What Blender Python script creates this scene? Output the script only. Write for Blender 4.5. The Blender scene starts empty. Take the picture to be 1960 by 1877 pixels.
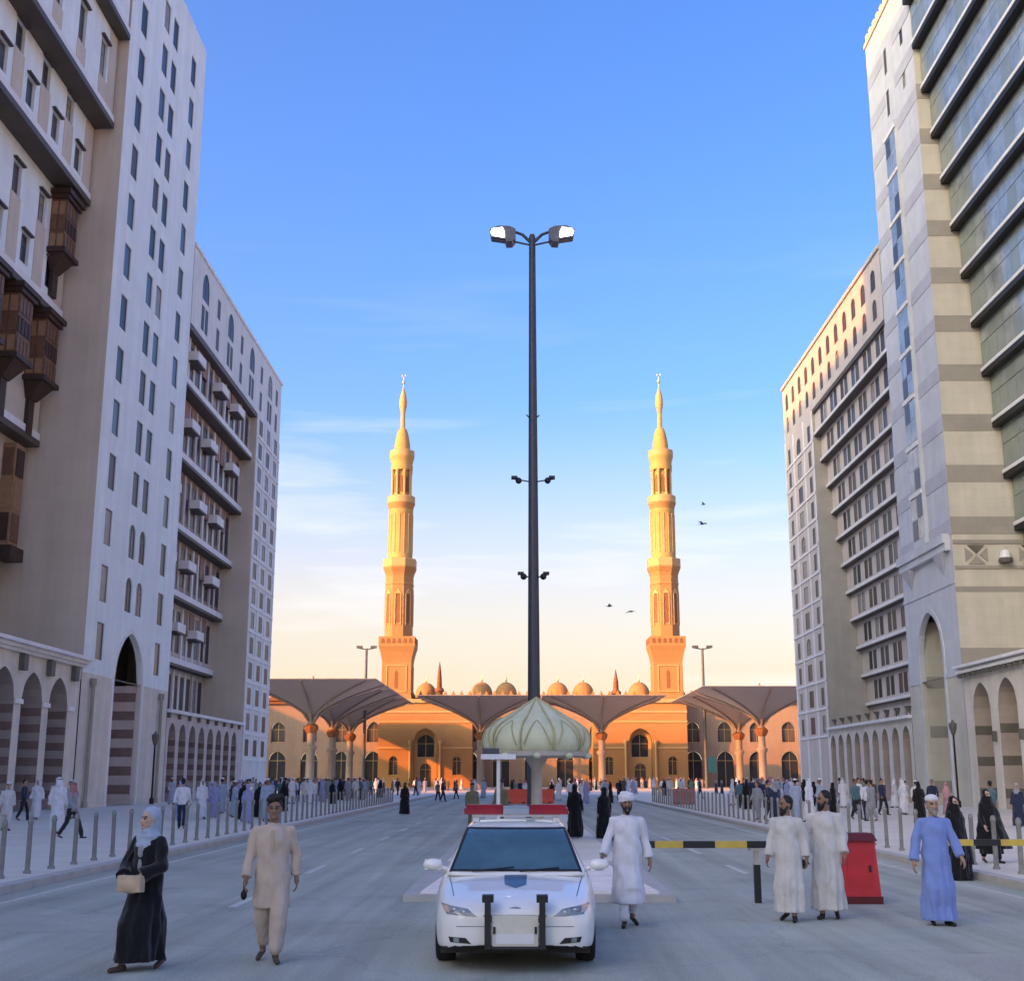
import bpy, bmesh, math, random
from mathutils import Vector, Matrix, Quaternion, noise
from mathutils.bvhtree import BVHTree
random.seed(7)
S = bpy.context.scene
COL = S.collection
R = math.radians

# ---------------------------------------------------------------- camera
cam_d = bpy.data.cameras.new('camera'); cam = bpy.data.objects.new('camera', cam_d); COL.objects.link(cam)
cam_d.sensor_width = 36.0; cam_d.sensor_fit = 'HORIZONTAL'; cam_d.lens = 36.0*2400/1960
cam_d.clip_start = 0.1; cam_d.clip_end = 6000
cam.location = (0, 0, 2.0); cam.rotation_euler = (R(90+12.828), 0, R(0.4655))
S.camera = cam
S.cycles.max_bounces = 14; S.cycles.diffuse_bounces = 9; S.cycles.glossy_bounces = 4

# ---------------------------------------------------------------- world, sun, exposure
SUN_EL, SUN_AZ = 19.5, 55.0          # azimuth: from behind the camera (-Y) towards the left (-X)
sdir = Vector((-math.sin(R(SUN_AZ))*math.cos(R(SUN_EL)), -math.cos(R(SUN_AZ))*math.cos(R(SUN_EL)), math.sin(R(SUN_EL))))
W = bpy.data.worlds.new('World'); S.world = W; W.use_nodes = True
nt = W.node_tree; nt.nodes.clear()
def N(nt, t, **k):
    n = nt.nodes.new(t)
    for a, b in k.items():
        if a in n.inputs: n.inputs[a].default_value = b
        else: setattr(n, a, b)
    return n
sky = N(nt, 'ShaderNodeTexSky', sky_type='NISHITA', sun_disc=False, sun_elevation=R(SUN_EL), sun_rotation=R(180+SUN_AZ),
        altitude=600.0, air_density=1.0, dust_density=8.0, ozone_density=2.0)
tc = N(nt, 'ShaderNodeTexCoord'); sep = N(nt, 'ShaderNodeSeparateXYZ'); nt.links.new(tc.outputs['Generated'], sep.inputs[0])
hsv = N(nt, 'ShaderNodeHueSaturation', Saturation=1.36, Value=1.0, Hue=0.517); nt.links.new(sky.outputs[0], hsv.inputs['Color'])
# warm dusty haze low over the horizon, all the way round
rmp = N(nt, 'ShaderNodeValToRGB'); rmp.color_ramp.interpolation = 'EASE'
rmp.color_ramp.elements[0].position = 0.0; rmp.color_ramp.elements[0].color = (0.86, 0.86, 0.86, 1)
rmp.color_ramp.elements[1].position = 0.30; rmp.color_ramp.elements[1].color = (0, 0, 0, 1)
e = rmp.color_ramp.elements.new(0.09); e.color = (0.60, 0.60, 0.60, 1)
nt.links.new(sep.outputs['Z'], rmp.inputs[0])
hz = N(nt, 'ShaderNodeMixRGB'); hz.inputs[2].default_value = (2.75, 2.08, 1.36, 1)
nt.links.new(rmp.outputs[0], hz.inputs[0]); nt.links.new(hsv.outputs[0], hz.inputs[1])
# thin wisps of cloud, stretched along the horizon
mp = N(nt, 'ShaderNodeMapping'); mp.inputs['Scale'].default_value = (1.6, 1.6, 13.0); mp.inputs['Location'].default_value = (0.35, 0.1, 0.22)
nt.links.new(tc.outputs['Generated'], mp.inputs[0])
nz = N(nt, 'ShaderNodeTexNoise', Scale=1.9, Detail=5.0, Roughness=0.52, Distortion=0.35); nt.links.new(mp.outputs[0], nz.inputs['Vector'])
cr = N(nt, 'ShaderNodeValToRGB'); cr.color_ramp.elements[0].position = 0.54; cr.color_ramp.elements[1].position = 0.78
nt.links.new(nz.outputs[0], cr.inputs[0])
band = N(nt, 'ShaderNodeValToRGB'); band.color_ramp.elements[0].position = 0.03; band.color_ramp.elements[0].color = (.5, .5, .5, 1)
band.color_ramp.elements[1].position = 0.42; band.color_ramp.elements[1].color = (0, 0, 0, 1)
b2 = band.color_ramp.elements.new(0.19); b2.color = (.8, .8, .8, 1)
b3 = band.color_ramp.elements.new(0.29); b3.color = (.25, .25, .25, 1)
nt.links.new(sep.outputs['Z'], band.inputs[0])
mul = N(nt, 'ShaderNodeMath', operation='MULTIPLY'); nt.links.new(cr.outputs[0], mul.inputs[0]); nt.links.new(band.outputs[0], mul.inputs[1])
cl = N(nt, 'ShaderNodeMixRGB'); cl.inputs[2].default_value = (2.6, 2.55, 2.55, 1)
nt.links.new(mul.outputs[0], cl.inputs[0]); nt.links.new(hz.outputs[0], cl.inputs[1])
bg = N(nt, 'ShaderNodeBackground', Strength=0.12); nt.links.new(cl.outputs[0], bg.inputs[0])
wo = N(nt, 'ShaderNodeOutputWorld'); nt.links.new(bg.outputs[0], wo.inputs[0])

sun_d = bpy.data.lights.new('sun', 'SUN'); sun_d.energy = 2.4; sun_d.angle = R(0.5); sun_d.color = (1.0, 0.27, 0.02)
sun = bpy.data.objects.new('sun', sun_d); COL.objects.link(sun); sun.location = (-60, -40, 120)
sun.rotation_euler = (-sdir).to_track_quat('-Z', 'Y').to_euler()
S.view_settings.view_transform = 'Standard'; S.view_settings.look = 'None'; S.view_settings.gamma = 1.0
S.view_settings.use_curve_mapping = False; S.view_settings.exposure = 1.95

# ---------------------------------------------------------------- helpers
class MB:
    def __init__(s): s.v = []; s.f = []; s.m = []
    def add(s, vs, fs, m=0):
        o = len(s.v); s.v += [tuple(p) for p in vs]
        for f in fs: s.f.append([i+o for i in f]); s.m.append(m)
        return s
    def box(s, x0, x1, y0, y1, z0, z1, m=0):
        return s.add([(x0,y0,z0),(x1,y0,z0),(x1,y1,z0),(x0,y1,z0),(x0,y0,z1),(x1,y0,z1),(x1,y1,z1),(x0,y1,z1)],
              [(0,3,2,1),(4,5,6,7),(0,1,5,4),(1,2,6,5),(2,3,7,6),(3,0,4,7)], m)
    def boxP(s, P, u0, u1, v0, v1, z0, z1, m=0):
        c = [P(u0,v0,z0),P(u1,v0,z0),P(u1,v1,z0),P(u0,v1,z0),P(u0,v0,z1),P(u1,v0,z1),P(u1,v1,z1),P(u0,v1,z1)]
        return s.add(c, [(0,3,2,1),(4,5,6,7),(0,1,5,4),(1,2,6,5),(2,3,7,6),(3,0,4,7)], m)
    def lathe(s, prof, n=16, c=(0,0), m=0, rot=0.0, star=None):
        vs = []; fs = []
        for (r, z) in prof:
            for i in range(n):
                a = rot + 2*math.pi*i/n
                k = star(a, z) if star else 1.0
                vs.append((c[0]+r*k*math.cos(a), c[1]+r*k*math.sin(a), z))
        for j in range(len(prof)-1):
            for i in range(n):
                k = (i+1) % n
                fs.append((j*n+i, j*n+k, (j+1)*n+k, (j+1)*n+i))
        fs.append(tuple(range(n-1, -1, -1))); b = (len(prof)-1)*n; fs.append(tuple(range(b, b+n)))
        return s.add(vs, fs, m)
    def tube(s, pts, rs, n=8, m=0):
        pts = [Vector(p) for p in pts]; vs = []; fs = []
        if not hasattr(rs, '__len__'): rs = [rs]*len(pts)
        ref = None
        for j, p in enumerate(pts):
            d = (pts[min(j+1, len(pts)-1)] - pts[max(j-1, 0)]).normalized()
            if ref is None:
                ref = Vector((0,0,1)) if abs(d.z) < .9 else Vector((1,0,0))
            a = d.cross(ref).normalized(); b = a.cross(d).normalized(); ref = b
            for i in range(n):
                t = 2*math.pi*i/n; vs.append(p + (a*math.cos(t)+b*math.sin(t))*rs[j])
        for j in range(len(pts)-1):
            for i in range(n):
                k = (i+1) % n; fs.append((j*n+i, j*n+k, (j+1)*n+k, (j+1)*n+i))
        fs.append(tuple(range(n-1, -1, -1))); b = (len(pts)-1)*n; fs.append(tuple(range(b, b+n)))
        return s.add(vs, fs, m)
    def ell(s, c, r, nu=14, nv=9, M=None, m=0):
        vs = []; fs = []; c = Vector(c)
        if not hasattr(r, '__len__'): r = (r, r, r)
        def put(x, y, z):
            p = Vector((x*r[0], y*r[1], z*r[2]))
            if M is not None: p = M @ p
            vs.append(c+p)
        put(0, 0, -1)
        for j in range(1, nv):
            t = math.pi*j/nv - math.pi/2
            for i in range(nu):
                a = 2*math.pi*i/nu; put(math.cos(t)*math.cos(a), math.cos(t)*math.sin(a), math.sin(t))
        put(0, 0, 1); L = len(vs)-1
        for i in range(nu):
            k = (i+1) % nu
            fs.append((0, 1+k, 1+i)); b = 1+(nv-2)*nu; fs.append((L, b+i, b+k))
            for j in range(nv-2): fs.append((1+j*nu+i, 1+j*nu+k, 1+(j+1)*nu+k, 1+(j+1)*nu+i))
        return s.add(vs, fs, m)
    def cap(s, p0, r0, p1, r1, n=10, m=0):
        p0 = Vector(p0); p1 = Vector(p1); d = p1-p0; L = d.length
        if L < 1e-6: return s.ell(p0, r0, n, 6, m=m)
        d /= L; pts = []; rs = []
        for t in (-.999, -.85, -.5): pts.append(p0+d*r0*t); rs.append(r0*math.sqrt(1-t*t))
        pts.append(p0); rs.append(r0); pts.append(p1); rs.append(r1)
        for t in (.5, .85, .999): pts.append(p1+d*r1*t); rs.append(r1*math.sqrt(1-t*t))
        return s.tube(pts, rs, n, m)
    def prism(s, poly, fn, d0, d1, m=0):
        """poly: 2D points; fn(a,b,d) -> 3D"""
        n = len(poly)
        vs = [fn(a, b, d0) for a, b in poly] + [fn(a, b, d1) for a, b in poly]
        fs = [tuple(range(n)), tuple(range(2*n-1, n-1, -1))]
        for i in range(n): k = (i+1) % n; fs.append((i, i+n, k+n, k))
        return s.add(vs, fs, m)
    def mesh(s, name, mats, smooth=None, norm=True):
        me = bpy.data.meshes.new(name); me.from_pydata(s.v, [], s.f)
        if not isinstance(mats, (list, tuple)): mats = [mats]
        for q in mats: me.materials.append(q)
        if len(mats) > 1: me.polygons.foreach_set('material_index', s.m)
        if norm:
            b = bmesh.new(); b.from_mesh(me); bmesh.ops.recalc_face_normals(b, faces=b.faces); b.to_mesh(me); b.free()
        if smooth is not None:
            me.shade_smooth(); me.set_sharp_from_angle(angle=R(smooth))
        me.update(); return me
    def build(s, name, mats, parent=None, smooth=None, norm=True):
        return put(name, s.mesh(name, mats, smooth, norm), parent)

def wmat(o):
    m = o.matrix_basis.copy()
    if o.parent: m = wmat(o.parent) @ o.matrix_parent_inverse @ m
    return m
def put(name, me, parent=None, M=None):
    """link a mesh; its coordinates (or M) are in world space, also when it has a parent"""
    o = bpy.data.objects.new(name, me); COL.objects.link(o)
    if M is not None: o.matrix_basis = M
    if parent is not None:
        o.parent = parent; o.matrix_parent_inverse = wmat(parent).inverted()
    return o
def sub(name, me, parent, loc=(0,0,0), rz=0.0):
    """link a part whose coordinates are local to its parent"""
    o = bpy.data.objects.new(name, me); COL.objects.link(o); o.parent = parent; o.location = loc; o.rotation_euler = (0, 0, rz)
    return o
def tag(o, label=None, cat=None, group=None, kind=None):
    if label: o['label'] = label
    if cat: o['category'] = cat
    if group: o['group'] = group
    if kind: o['kind'] = kind
    return o
def thing(name, label, cat, loc=(0,0,0), rz=0.0, group=None):
    o = bpy.data.objects.new(name, None); COL.objects.link(o); o.location = loc; o.rotation_euler = (0, 0, rz)
    o.empty_display_size = .3
    return tag(o, label, cat, group)
def copy_tree(o, parent=None):
    c = o.copy(); COL.objects.link(c)
    if parent is not None: c.parent = parent; c.matrix_parent_inverse = o.matrix_parent_inverse.copy()
    for ch in KIDS.get(o, o.children): copy_tree(ch, c)
    return c
KIDS = {}

# ---------------------------------------------------------------- materials
MATS = {}
def mat(name, col, rough=.85, var=.12, scale=1.2, bump=0.0, bscale=40.0, metal=0.0, spec=.4, joint=None, streak=0.0, coat=0.0, fabric=0.0, fine=0.0, wear=0.0):
    if name in MATS: return MATS[name]
    m = bpy.data.materials.new(name); m.use_nodes = True; t = m.node_tree
    b = t.nodes['Principled BSDF']; b.inputs['Roughness'].default_value = rough; b.inputs['Metallic'].default_value = metal
    b.inputs['Specular IOR Level'].default_value = spec
    if coat: b.inputs['Coat Weight'].default_value = coat; b.inputs['Coat Roughness'].default_value = .05
    if fabric: b.inputs['Sheen Weight'].default_value = fabric
    b.inputs['Base Color'].default_value = (*col, 1)
    tcn = N(t, 'ShaderNodeTexCoord'); vec = tcn.outputs['Object']
    last = None
    if var:
        nz = N(t, 'ShaderNodeTexNoise', Scale=scale, Detail=6.0, Roughness=.62); t.links.new(vec, nz.inputs['Vector'])
        cr = N(t, 'ShaderNodeValToRGB'); cr.color_ramp.elements[0].position = .28; cr.color_ramp.elements[1].position = .72
        cr.color_ramp.elements[0].color = (*[c*(1-var) for c in col], 1); cr.color_ramp.elements[1].color = (*[min(1, c*(1+var)) for c in col], 1)
        t.links.new(nz.outputs[0], cr.inputs[0]); last = cr.outputs[0]
        if streak:
            mpn = N(t, 'ShaderNodeMapping'); mpn.inputs['Scale'].default_value = (1.3, 1.3, .07); t.links.new(vec, mpn.inputs[0])
            n2 = N(t, 'ShaderNodeTexNoise', Scale=1.0, Detail=4.0, Roughness=.6); t.links.new(mpn.outputs[0], n2.inputs['Vector'])
            c2 = N(t, 'ShaderNodeValToRGB'); c2.color_ramp.elements[0].position = .35; c2.color_ramp.elements[1].position = .7
            k = 1-streak; c2.color_ramp.elements[0].color = (k, k, k*.97, 1); c2.color_ramp.elements[1].color = (1, 1, 1, 1)
            t.links.new(n2.outputs[0], c2.inputs[0])
            mx = N(t, 'ShaderNodeMixRGB', blend_type='MULTIPLY'); mx.inputs[0].default_value = 1.0
            t.links.new(last, mx.inputs[1]); t.links.new(c2.outputs[0], mx.inputs[2]); last = mx.outputs[0]
    if fine:
        n3 = N(t, 'ShaderNodeTexNoise', Scale=38.0, Detail=3.0, Roughness=.7); t.links.new(vec, n3.inputs['Vector'])
        c3 = N(t, 'ShaderNodeValToRGB'); c3.color_ramp.elements[0].position = .3; c3.color_ramp.elements[1].position = .7
        c3.color_ramp.elements[0].color = (1-fine, 1-fine, 1-fine, 1); c3.color_ramp.elements[1].color = (1+fine, 1+fine, 1+fine, 1); t.links.new(n3.outputs[0], c3.inputs[0])
        mx = N(t, 'ShaderNodeMixRGB', blend_type='MULTIPLY'); mx.inputs[0].default_value = 1.0; t.links.new(last, mx.inputs[1]); t.links.new(c3.outputs[0], mx.inputs[2]); last = mx.outputs[0]
    if wear:                                    # streaks of traffic wear and dark drips along the road
        mpn = N(t, 'ShaderNodeMapping'); mpn.inputs['Scale'].default_value = (1.5, .045, 1); t.links.new(vec, mpn.inputs[0])
        for (sc_, d_, lo, hi) in ((1.0, 5.0, .36, .66), (2.7, 6.0, .52, .74)):
            n4 = N(t, 'ShaderNodeTexNoise', Scale=sc_, Detail=d_, Roughness=.6, Distortion=.4); t.links.new(mpn.outputs[0] if sc_ == 1.0 else vec, n4.inputs['Vector'])
            c4 = N(t, 'ShaderNodeValToRGB'); c4.color_ramp.elements[0].position = lo; c4.color_ramp.elements[1].position = hi
            k = 1-wear*(1 if sc_ == 1.0 else .55); c4.color_ramp.elements[0].color = (k, k, k, 1) if sc_ == 1.0 else (1, 1, 1, 1); c4.color_ramp.elements[1].color = (1, 1, 1, 1) if sc_ == 1.0 else (k, k, k, 1); t.links.new(n4.outputs[0], c4.inputs[0])
            if sc_ != 1.0: n4.inputs['Scale'].default_value = .55
            mx = N(t, 'ShaderNodeMixRGB', blend_type='MULTIPLY'); mx.inputs[0].default_value = 1.0; t.links.new(last, mx.inputs[1]); t.links.new(c4.outputs[0], mx.inputs[2]); last = mx.outputs[0]
        nw = N(t, 'ShaderNodeTexNoise', Scale=1.1, Detail=4.0); t.links.new(vec, nw.inputs['Vector'])
        mv = N(t, 'ShaderNodeMixRGB', blend_type='ADD'); mv.inputs[0].default_value = .9; t.links.new(vec, mv.inputs[1]); t.links.new(nw.outputs['Color'], mv.inputs[2])
        vo = N(t, 'ShaderNodeTexVoronoi', feature='DISTANCE_TO_EDGE', Scale=.23); t.links.new(mv.outputs[0], vo.inputs['Vector'])
        c5 = N(t, 'ShaderNodeValToRGB'); c5.color_ramp.elements[0].position = .0; c5.color_ramp.elements[1].position = .008; c5.color_ramp.elements[0].color = (.86, .86, .86, 1); t.links.new(vo.outputs[0], c5.inputs[0])
        mx = N(t, 'ShaderNodeMixRGB', blend_type='MULTIPLY'); mx.inputs[0].default_value = 1.0; t.links.new(last, mx.inputs[1]); t.links.new(c5.outputs[0], mx.inputs[2]); last = mx.outputs[0]
    if joint:                                   # fine joints between cladding slabs: (width, height, darkness, flat?)
        jw, jh, jd, flat = joint
        sp = N(t, 'ShaderNodeSeparateXYZ'); t.links.new(vec, sp.inputs[0]); cb = N(t, 'ShaderNodeCombineXYZ')
        if flat:
            t.links.new(sp.outputs[0], cb.inputs[0]); t.links.new(sp.outputs[1], cb.inputs[1])
        else:
            ad = N(t, 'ShaderNodeMath', operation='ADD'); t.links.new(sp.outputs[0], ad.inputs[0]); t.links.new(sp.outputs[1], ad.inputs[1])
            t.links.new(ad.outputs[0], cb.inputs[0]); t.links.new(sp.outputs[2], cb.inputs[1])
        br = N(t, 'ShaderNodeTexBrick', Scale=1.0); br.inputs['Brick Width'].default_value = jw; br.inputs['Row Height'].default_value = jh
        br.inputs['Mortar Size'].default_value = .02; br.inputs['Mortar Smooth'].default_value = .4
        br.inputs['Color1'].default_value = (1, 1, 1, 1); br.inputs['Color2'].default_value = (.95, .95, .95, 1)
        k = 1-jd; br.inputs['Mortar'].default_value = (k, k, k, 1); t.links.new(cb.outputs[0], br.inputs['Vector'])
        mx = N(t, 'ShaderNodeMixRGB', blend_type='MULTIPLY'); mx.inputs[0].default_value = 1.0
        if last is None: mx.inputs[1].default_value = (*col, 1)
        else: t.links.new(last, mx.inputs[1])
        t.links.new(br.outputs[0], mx.inputs[2]); last = mx.outputs[0]
    if last is not None: t.links.new(last, b.inputs['Base Color'])
    if bump:
        nb = N(t, 'ShaderNodeTexNoise', Scale=bscale, Detail=5.0, Roughness=.6); t.links.new(vec, nb.inputs['Vector'])
        bp = N(t, 'ShaderNodeBump', Strength=bump, Distance=.02); t.links.new(nb.outputs[0], bp.inputs['Height'])
        t.links.new(bp.outputs[0], b.inputs['Normal'])
    MATS[name] = m; return m
def emis(name, col, st):
    m = bpy.data.materials.new(name); m.use_nodes = True; b = m.node_tree.nodes['Principled BSDF']
    b.inputs['Base Color'].default_value = (*col, 1); b.inputs['Emission Color'].default_value = (*col, 1); b.inputs['Emission Strength'].default_value = st
    return m

m_white = mat('painted render white', (.82, .88, .88), .8, .04, .5, .1, 18, joint=(2.4, 1.22, .07, False), streak=.10)
m_whiteC = mat('pale render', (.74, .745, .71), .8, .07, .5, .1, 18, streak=.12)
m_beige = mat('beige render', (.64, .565, .46), .85, .06, .4, .1, 14, joint=(1.8, .9, .06, False), streak=.12)
m_beigeD = mat('grey beige stone', (.42, .395, .345), .8, .08, .5, .1, 14, joint=(1.5, .9, .09, False), streak=.1)
m_stoneR = mat('cream stone cladding', (.62, .585, .49), .75, .07, .6, .1, 16, joint=(1.2, .6, .08, False), streak=.1)
m_bandR = mat('dark stone course', (.34, .32, .27), .75, .1, .7, .1, 16, joint=(1.2, .6, .08, False))
m_towerR = mat('white grey stone', (.60, .62, .65), .75, .07, .6, .1, 16, joint=(1.2, .6, .08, False), streak=.1)
m_bandT = mat('mauve stone course', (.47, .475, .51), .75, .1, .7, .1, 16, joint=(1.2, .6, .08, False))
m_pod = mat('podium limestone', (.72, .665, .57), .8, .08, .7, .1, 18, joint=(.9, .45, .08, False), streak=.15)
m_podP = mat('podium pinkish stone', (.62, .545, .51), .8, .1, .7, .1, 18, joint=(.9, .45, .08, False), streak=.12)
m_maroon = mat('maroon stone course', (.22, .15, .13), .7, .18, 1.5, .1, 16)
m_charc = mat('charcoal stone course', (.13, .12, .10), .7, .18, 1.5, .1, 16)
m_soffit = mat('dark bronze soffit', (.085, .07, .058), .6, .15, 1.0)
m_black = mat('soffit shade black', (.010, .010, .011), .5, .1, 1.0)  # shade under the overhanging storeys, put into the colour
m_slab = mat('white slab edge', (.80, .785, .77), .7, .06, .8, streak=.1)
m_wood = mat('brown timber lattice', (.155, .083, .046), .6, .25, 3.0, .15, 30)
m_woodD = mat('dark timber', (.052, .028, .019), .6, .25, 3.0)
m_woodT = mat('tan timber', (.30, .18, .095), .6, .2, 3.0)
m_brownP = mat('brown spandrel panel', (.30, .225, .175), .75, .15, 1.0)
m_frame = mat('window frame', (.13, .12, .115), .5, .08, 3.0)
m_frameW = mat('pale window frame', (.45, .44, .44), .6, .08, 3.0)
m_p1 = mat('dark glass', (.026, .028, .034), .35, .35, .35, spec=.22)
m_p2 = mat('curtained glass', (.085, .068, .058), .4, .35, .5, spec=.2)
m_p3 = mat('blue grey glass', (.05, .06, .075), .3, .35, .4, spec=.3)
m_curt = mat('pale curtain behind glass', (.27, .24, .21), .4, .3, 1.5, spec=.2)
m_gl1 = mat('blue curtain wall glass', (.33, .375, .37), .14, .4, .6, metal=.32, spec=.9, bump=.012, bscale=1.2)
m_gl2 = mat('green grey spandrel glass', (.25, .29, .255), .2, .15, .5, metal=.15, spec=.7)
m_mull = mat('aluminium mullion', (.26, .26, .27), .4, .08, 3.0, metal=.6)
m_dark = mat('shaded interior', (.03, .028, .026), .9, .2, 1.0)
m_shop = mat('shopfront glass', (.06, .09, .11), .08, .5, .9, spec=.7)
# ---------------------------------------------------------------- facade tools
class Side:
    def __init__(s, X, sg): s.X = X; s.sg = sg; s.rot = R(90)*sg
    def P(s, u, v, z): return (s.X + s.sg*v, u, z)       # u along the street, v out into the street, z up
L_ = Side(-26.7, 1); R_ = Side(28.0, -1)
def arch_z(a, a0, a1, zs, zt):
    """height of a slightly pointed arch at a"""
    c = (a0+a1)/2; t = min(1, abs(a-c)/((a1-a0)/2))
    return zs + (zt-zs)*(math.sqrt(max(0, 1-t*t))*.82 + (1-t)*.18)
def wall(name, parent, m, pl, a0, a1, z0, z1, holes=(), rev=.3, mrev=None, nseg=12):
    """a wall in the plane pl(a,z,depth) with real openings; hole = (a0,a1,z0,z1[,spring height])"""
    b = MB(); A = {a0, a1}; Z = {z0, z1}
    for h in holes: A |= {h[0], h[1]}; Z |= {max(z0, h[2]), h[3]}
    A = sorted(a for a in A if a0 <= a <= a1); Z = sorted(z for z in Z if z0 <= z <= z1)
    def inside(a, z): return any(h[0] < a < h[1] and h[2] < z < h[3] for h in holes)
    for i in range(len(A)-1):
        j = 0
        while j < len(Z)-1:
            ca = (A[i]+A[i+1])/2
            if inside(ca, (Z[j]+Z[j+1])/2): j += 1; continue
            k = j
            while k+1 < len(Z)-1 and not inside(ca, (Z[k+1]+Z[k+2])/2): k += 1
            b.add([pl(A[i],Z[j],0),pl(A[i+1],Z[j],0),pl(A[i+1],Z[k+1],0),pl(A[i],Z[k+1],0)], [(0,1,2,3)]); j = k+1
    mi = 1 if mrev else 0
    for h in holes:
        x0, x1, y0, y1 = h[:4]
        if len(h) > 4:
            zs = h[4]; pts = [(x0+(x1-x0)*i/nseg) for i in range(nseg+1)]; cz = [arch_z(p, x0, x1, zs, y1) for p in pts]
            for i in range(nseg):
                if y1 - max(cz[i], cz[i+1]) > 1e-5 or y1-min(cz[i], cz[i+1]) > 1e-5:
                    b.add([pl(pts[i],cz[i],0),pl(pts[i+1],cz[i+1],0),pl(pts[i+1],y1,0),pl(pts[i],y1,0)], [(0,1,2,3)])
                b.add([pl(pts[i],cz[i],0),pl(pts[i+1],cz[i+1],0),pl(pts[i+1],cz[i+1],rev),pl(pts[i],cz[i],rev)], [(0,1,2,3)], mi)
            b.add([pl(x0,y0,0),pl(x0,zs,0),pl(x0,zs,rev),pl(x0,y0,rev)], [(0,1,2,3)], mi)
            b.add([pl(x1,y0,0),pl(x1,zs,0),pl(x1,zs,rev),pl(x1,y0,rev)], [(0,1,2,3)], mi)
        else:
            for (p, q, r_, s_) in ((x0,y0,x0,y1),(x1,y0,x1,y1),(x0,y1,x1,y1),(x0,y0,x1,y0)):
                b.add([pl(p,q,0),pl(r_,s_,0),pl(r_,s_,rev),pl(p,q,rev)], [(0,1,2,3)], mi)
    return b.build(name, [m, mrev] if mrev else m, parent, norm=False)
WCACHE = {}
def window_mesh(w, h, kind, fm):
    k = (round(w,3), round(h,3), kind, fm.name)
    if k in WCACHE: return WCACHE[k]
    f = MB(); p = MB(); t = .07 if w > .8 else .05
    if kind == 'arch':
        zs = h - w*.55; n = 10; xs = [-w/2+w*i/n for i in range(n+1)]; zz = [arch_z(x, -w/2, w/2, zs, h) for x in xs]
        for i in range(n):
            f.add([(xs[i],-.03,zz[i]-t),(xs[i+1],-.03,zz[i+1]-t),(xs[i+1],-.03,zz[i+1]),(xs[i],-.03,zz[i])], [(0,1,2,3)])
            f.add([(xs[i],-.03,zz[i]-t),(xs[i+1],-.03,zz[i+1]-t),(xs[i+1],.03,zz[i+1]-t),(xs[i],.03,zz[i]-t)], [(0,1,2,3)])
        f.box(-w/2, -w/2+t, -.03, .03, 0, zs); f.box(w/2-t, w/2, -.03, .03, 0, zs); f.box(-w/2+t, w/2-t, -.03, .03, 0, t)
        f.box(-t/2, t/2, -.028, .028, t, h-t); f.box(-w/2+t, w/2-t, -.026, .026, zs-t/2, zs+t/2)
        p.add([(xs[i],0,zz[i]) for i in range(n+1)]+[(w/2,0,0),(-w/2,0,0)], [tuple(range(n+3))])
    else:
        f.box(-w/2, -w/2+t, -.03, .03, 0, h); f.box(w/2-t, w/2, -.03, .03, 0, h)
        f.box(-w/2+t, w/2-t, -.03, .03, 0, t); f.box(-w/2+t, w/2-t, -.03, .03, h-t, h)
        if kind == 'mull': f.box(-t/2, t/2, -.026, .026, t, h-t)
        if kind in ('tran', 'mull'): f.box(-w/2+t, w/2-t, -.024, .024, h*.68-t/2, h*.68+t/2)
        p.box(-w/2+.01, w/2-.01, -.006, .006, .01, h-.01)
    WCACHE[k] = (f.mesh('window', fm, norm=False), p); return WCACHE[k]
PCACHE = {}
def window(parent, loc, rot, w, h, kind='plain', pm=None, fm=None, rec=.22, out=None):
    fm = fm or m_frame; pm = pm or random.choice((m_p1, m_p1, m_p2, m_p3))
    fme, pb = window_mesh(w, h, kind, fm)
    key = (id(pb), pm.name)
    if key not in PCACHE: PCACHE[key] = pb.mesh('pane', pm, norm=False)
    inw = Matrix.Rotation(rot, 4, 'Z') @ Vector((0, rec, 0))
    M = Matrix.Translation(Vector(loc)+inw) @ Matrix.Rotation(rot, 4, 'Z')
    o = put('window', fme, parent, M); sub('pane', PCACHE[key], o); return o
def street(sd, v): return lambda a, z, d: sd.P(a, v-d, z)
def facing(sd, u): return lambda a, z, d: sd.P(u+d, a, z)
def windows_in(parent, sd, v, holes, kind='plain', rec=.22, pms=None, fm=None):
    for h in holes:
        k = 'arch' if len(h) > 4 else kind
        pm = random.choice(pms) if pms else None
        if random.random() < .09: pm = m_curt
        window(parent, sd.P((h[0]+h[1])/2, v, h[2]), sd.rot, h[1]-h[0], h[3]-h[2], k, pm, fm, rec)
def part(name, parent, m, P, *boxes):
    if name == 'stone_band' and len(boxes) > 1: return [part(name, parent, m, P, q) for q in boxes]
    b = MB()
    for q in boxes: b.boxP(P, *q)
    return b.build(name, m, parent, norm=False)

# ---------------------------------------------------------------- ground, road, pavements
m_asph = mat('worn asphalt', (.42, .435, .36), .75, .15, .25, .45, 45, spec=.3, fine=.2, wear=.30)
m_pave = mat('pale granite paving', (.66, .61, .505), .7, .10, .5, .15, 60, fine=.07, joint=(1.2, .6, .10, True), spec=.4)
m_plaza = mat('plaza marble paving', (.60, .555, .49), .55, .1, .3, .1, 50, joint=(1.2, 1.2, .08, True))
m_kerb = mat('kerb granite', (.42, .40, .365), .75, .12, 2.0, .2, 40)
m_line = mat('worn road paint', (.50, .50, .44), .7, .25, 5.0, .2, 60)
b = MB(); b.add([(-2500,-2500,0),(2500,-2500,0),(2500,2500,0),(-2500,2500,0)], [(0,1,2,3)])
tag(b.build('ground', mat('city ground', (.30, .28, .25), .9, .15, .02), norm=False), kind='structure')
b = MB(); b.add([(-9.3,-40,.004),(9.3,-40,.004),(9.3,142,.004),(-9.3,142,.004)], [(0,1,2,3)])
road = tag(b.build('road', m_asph, norm=False), kind='structure')
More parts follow.
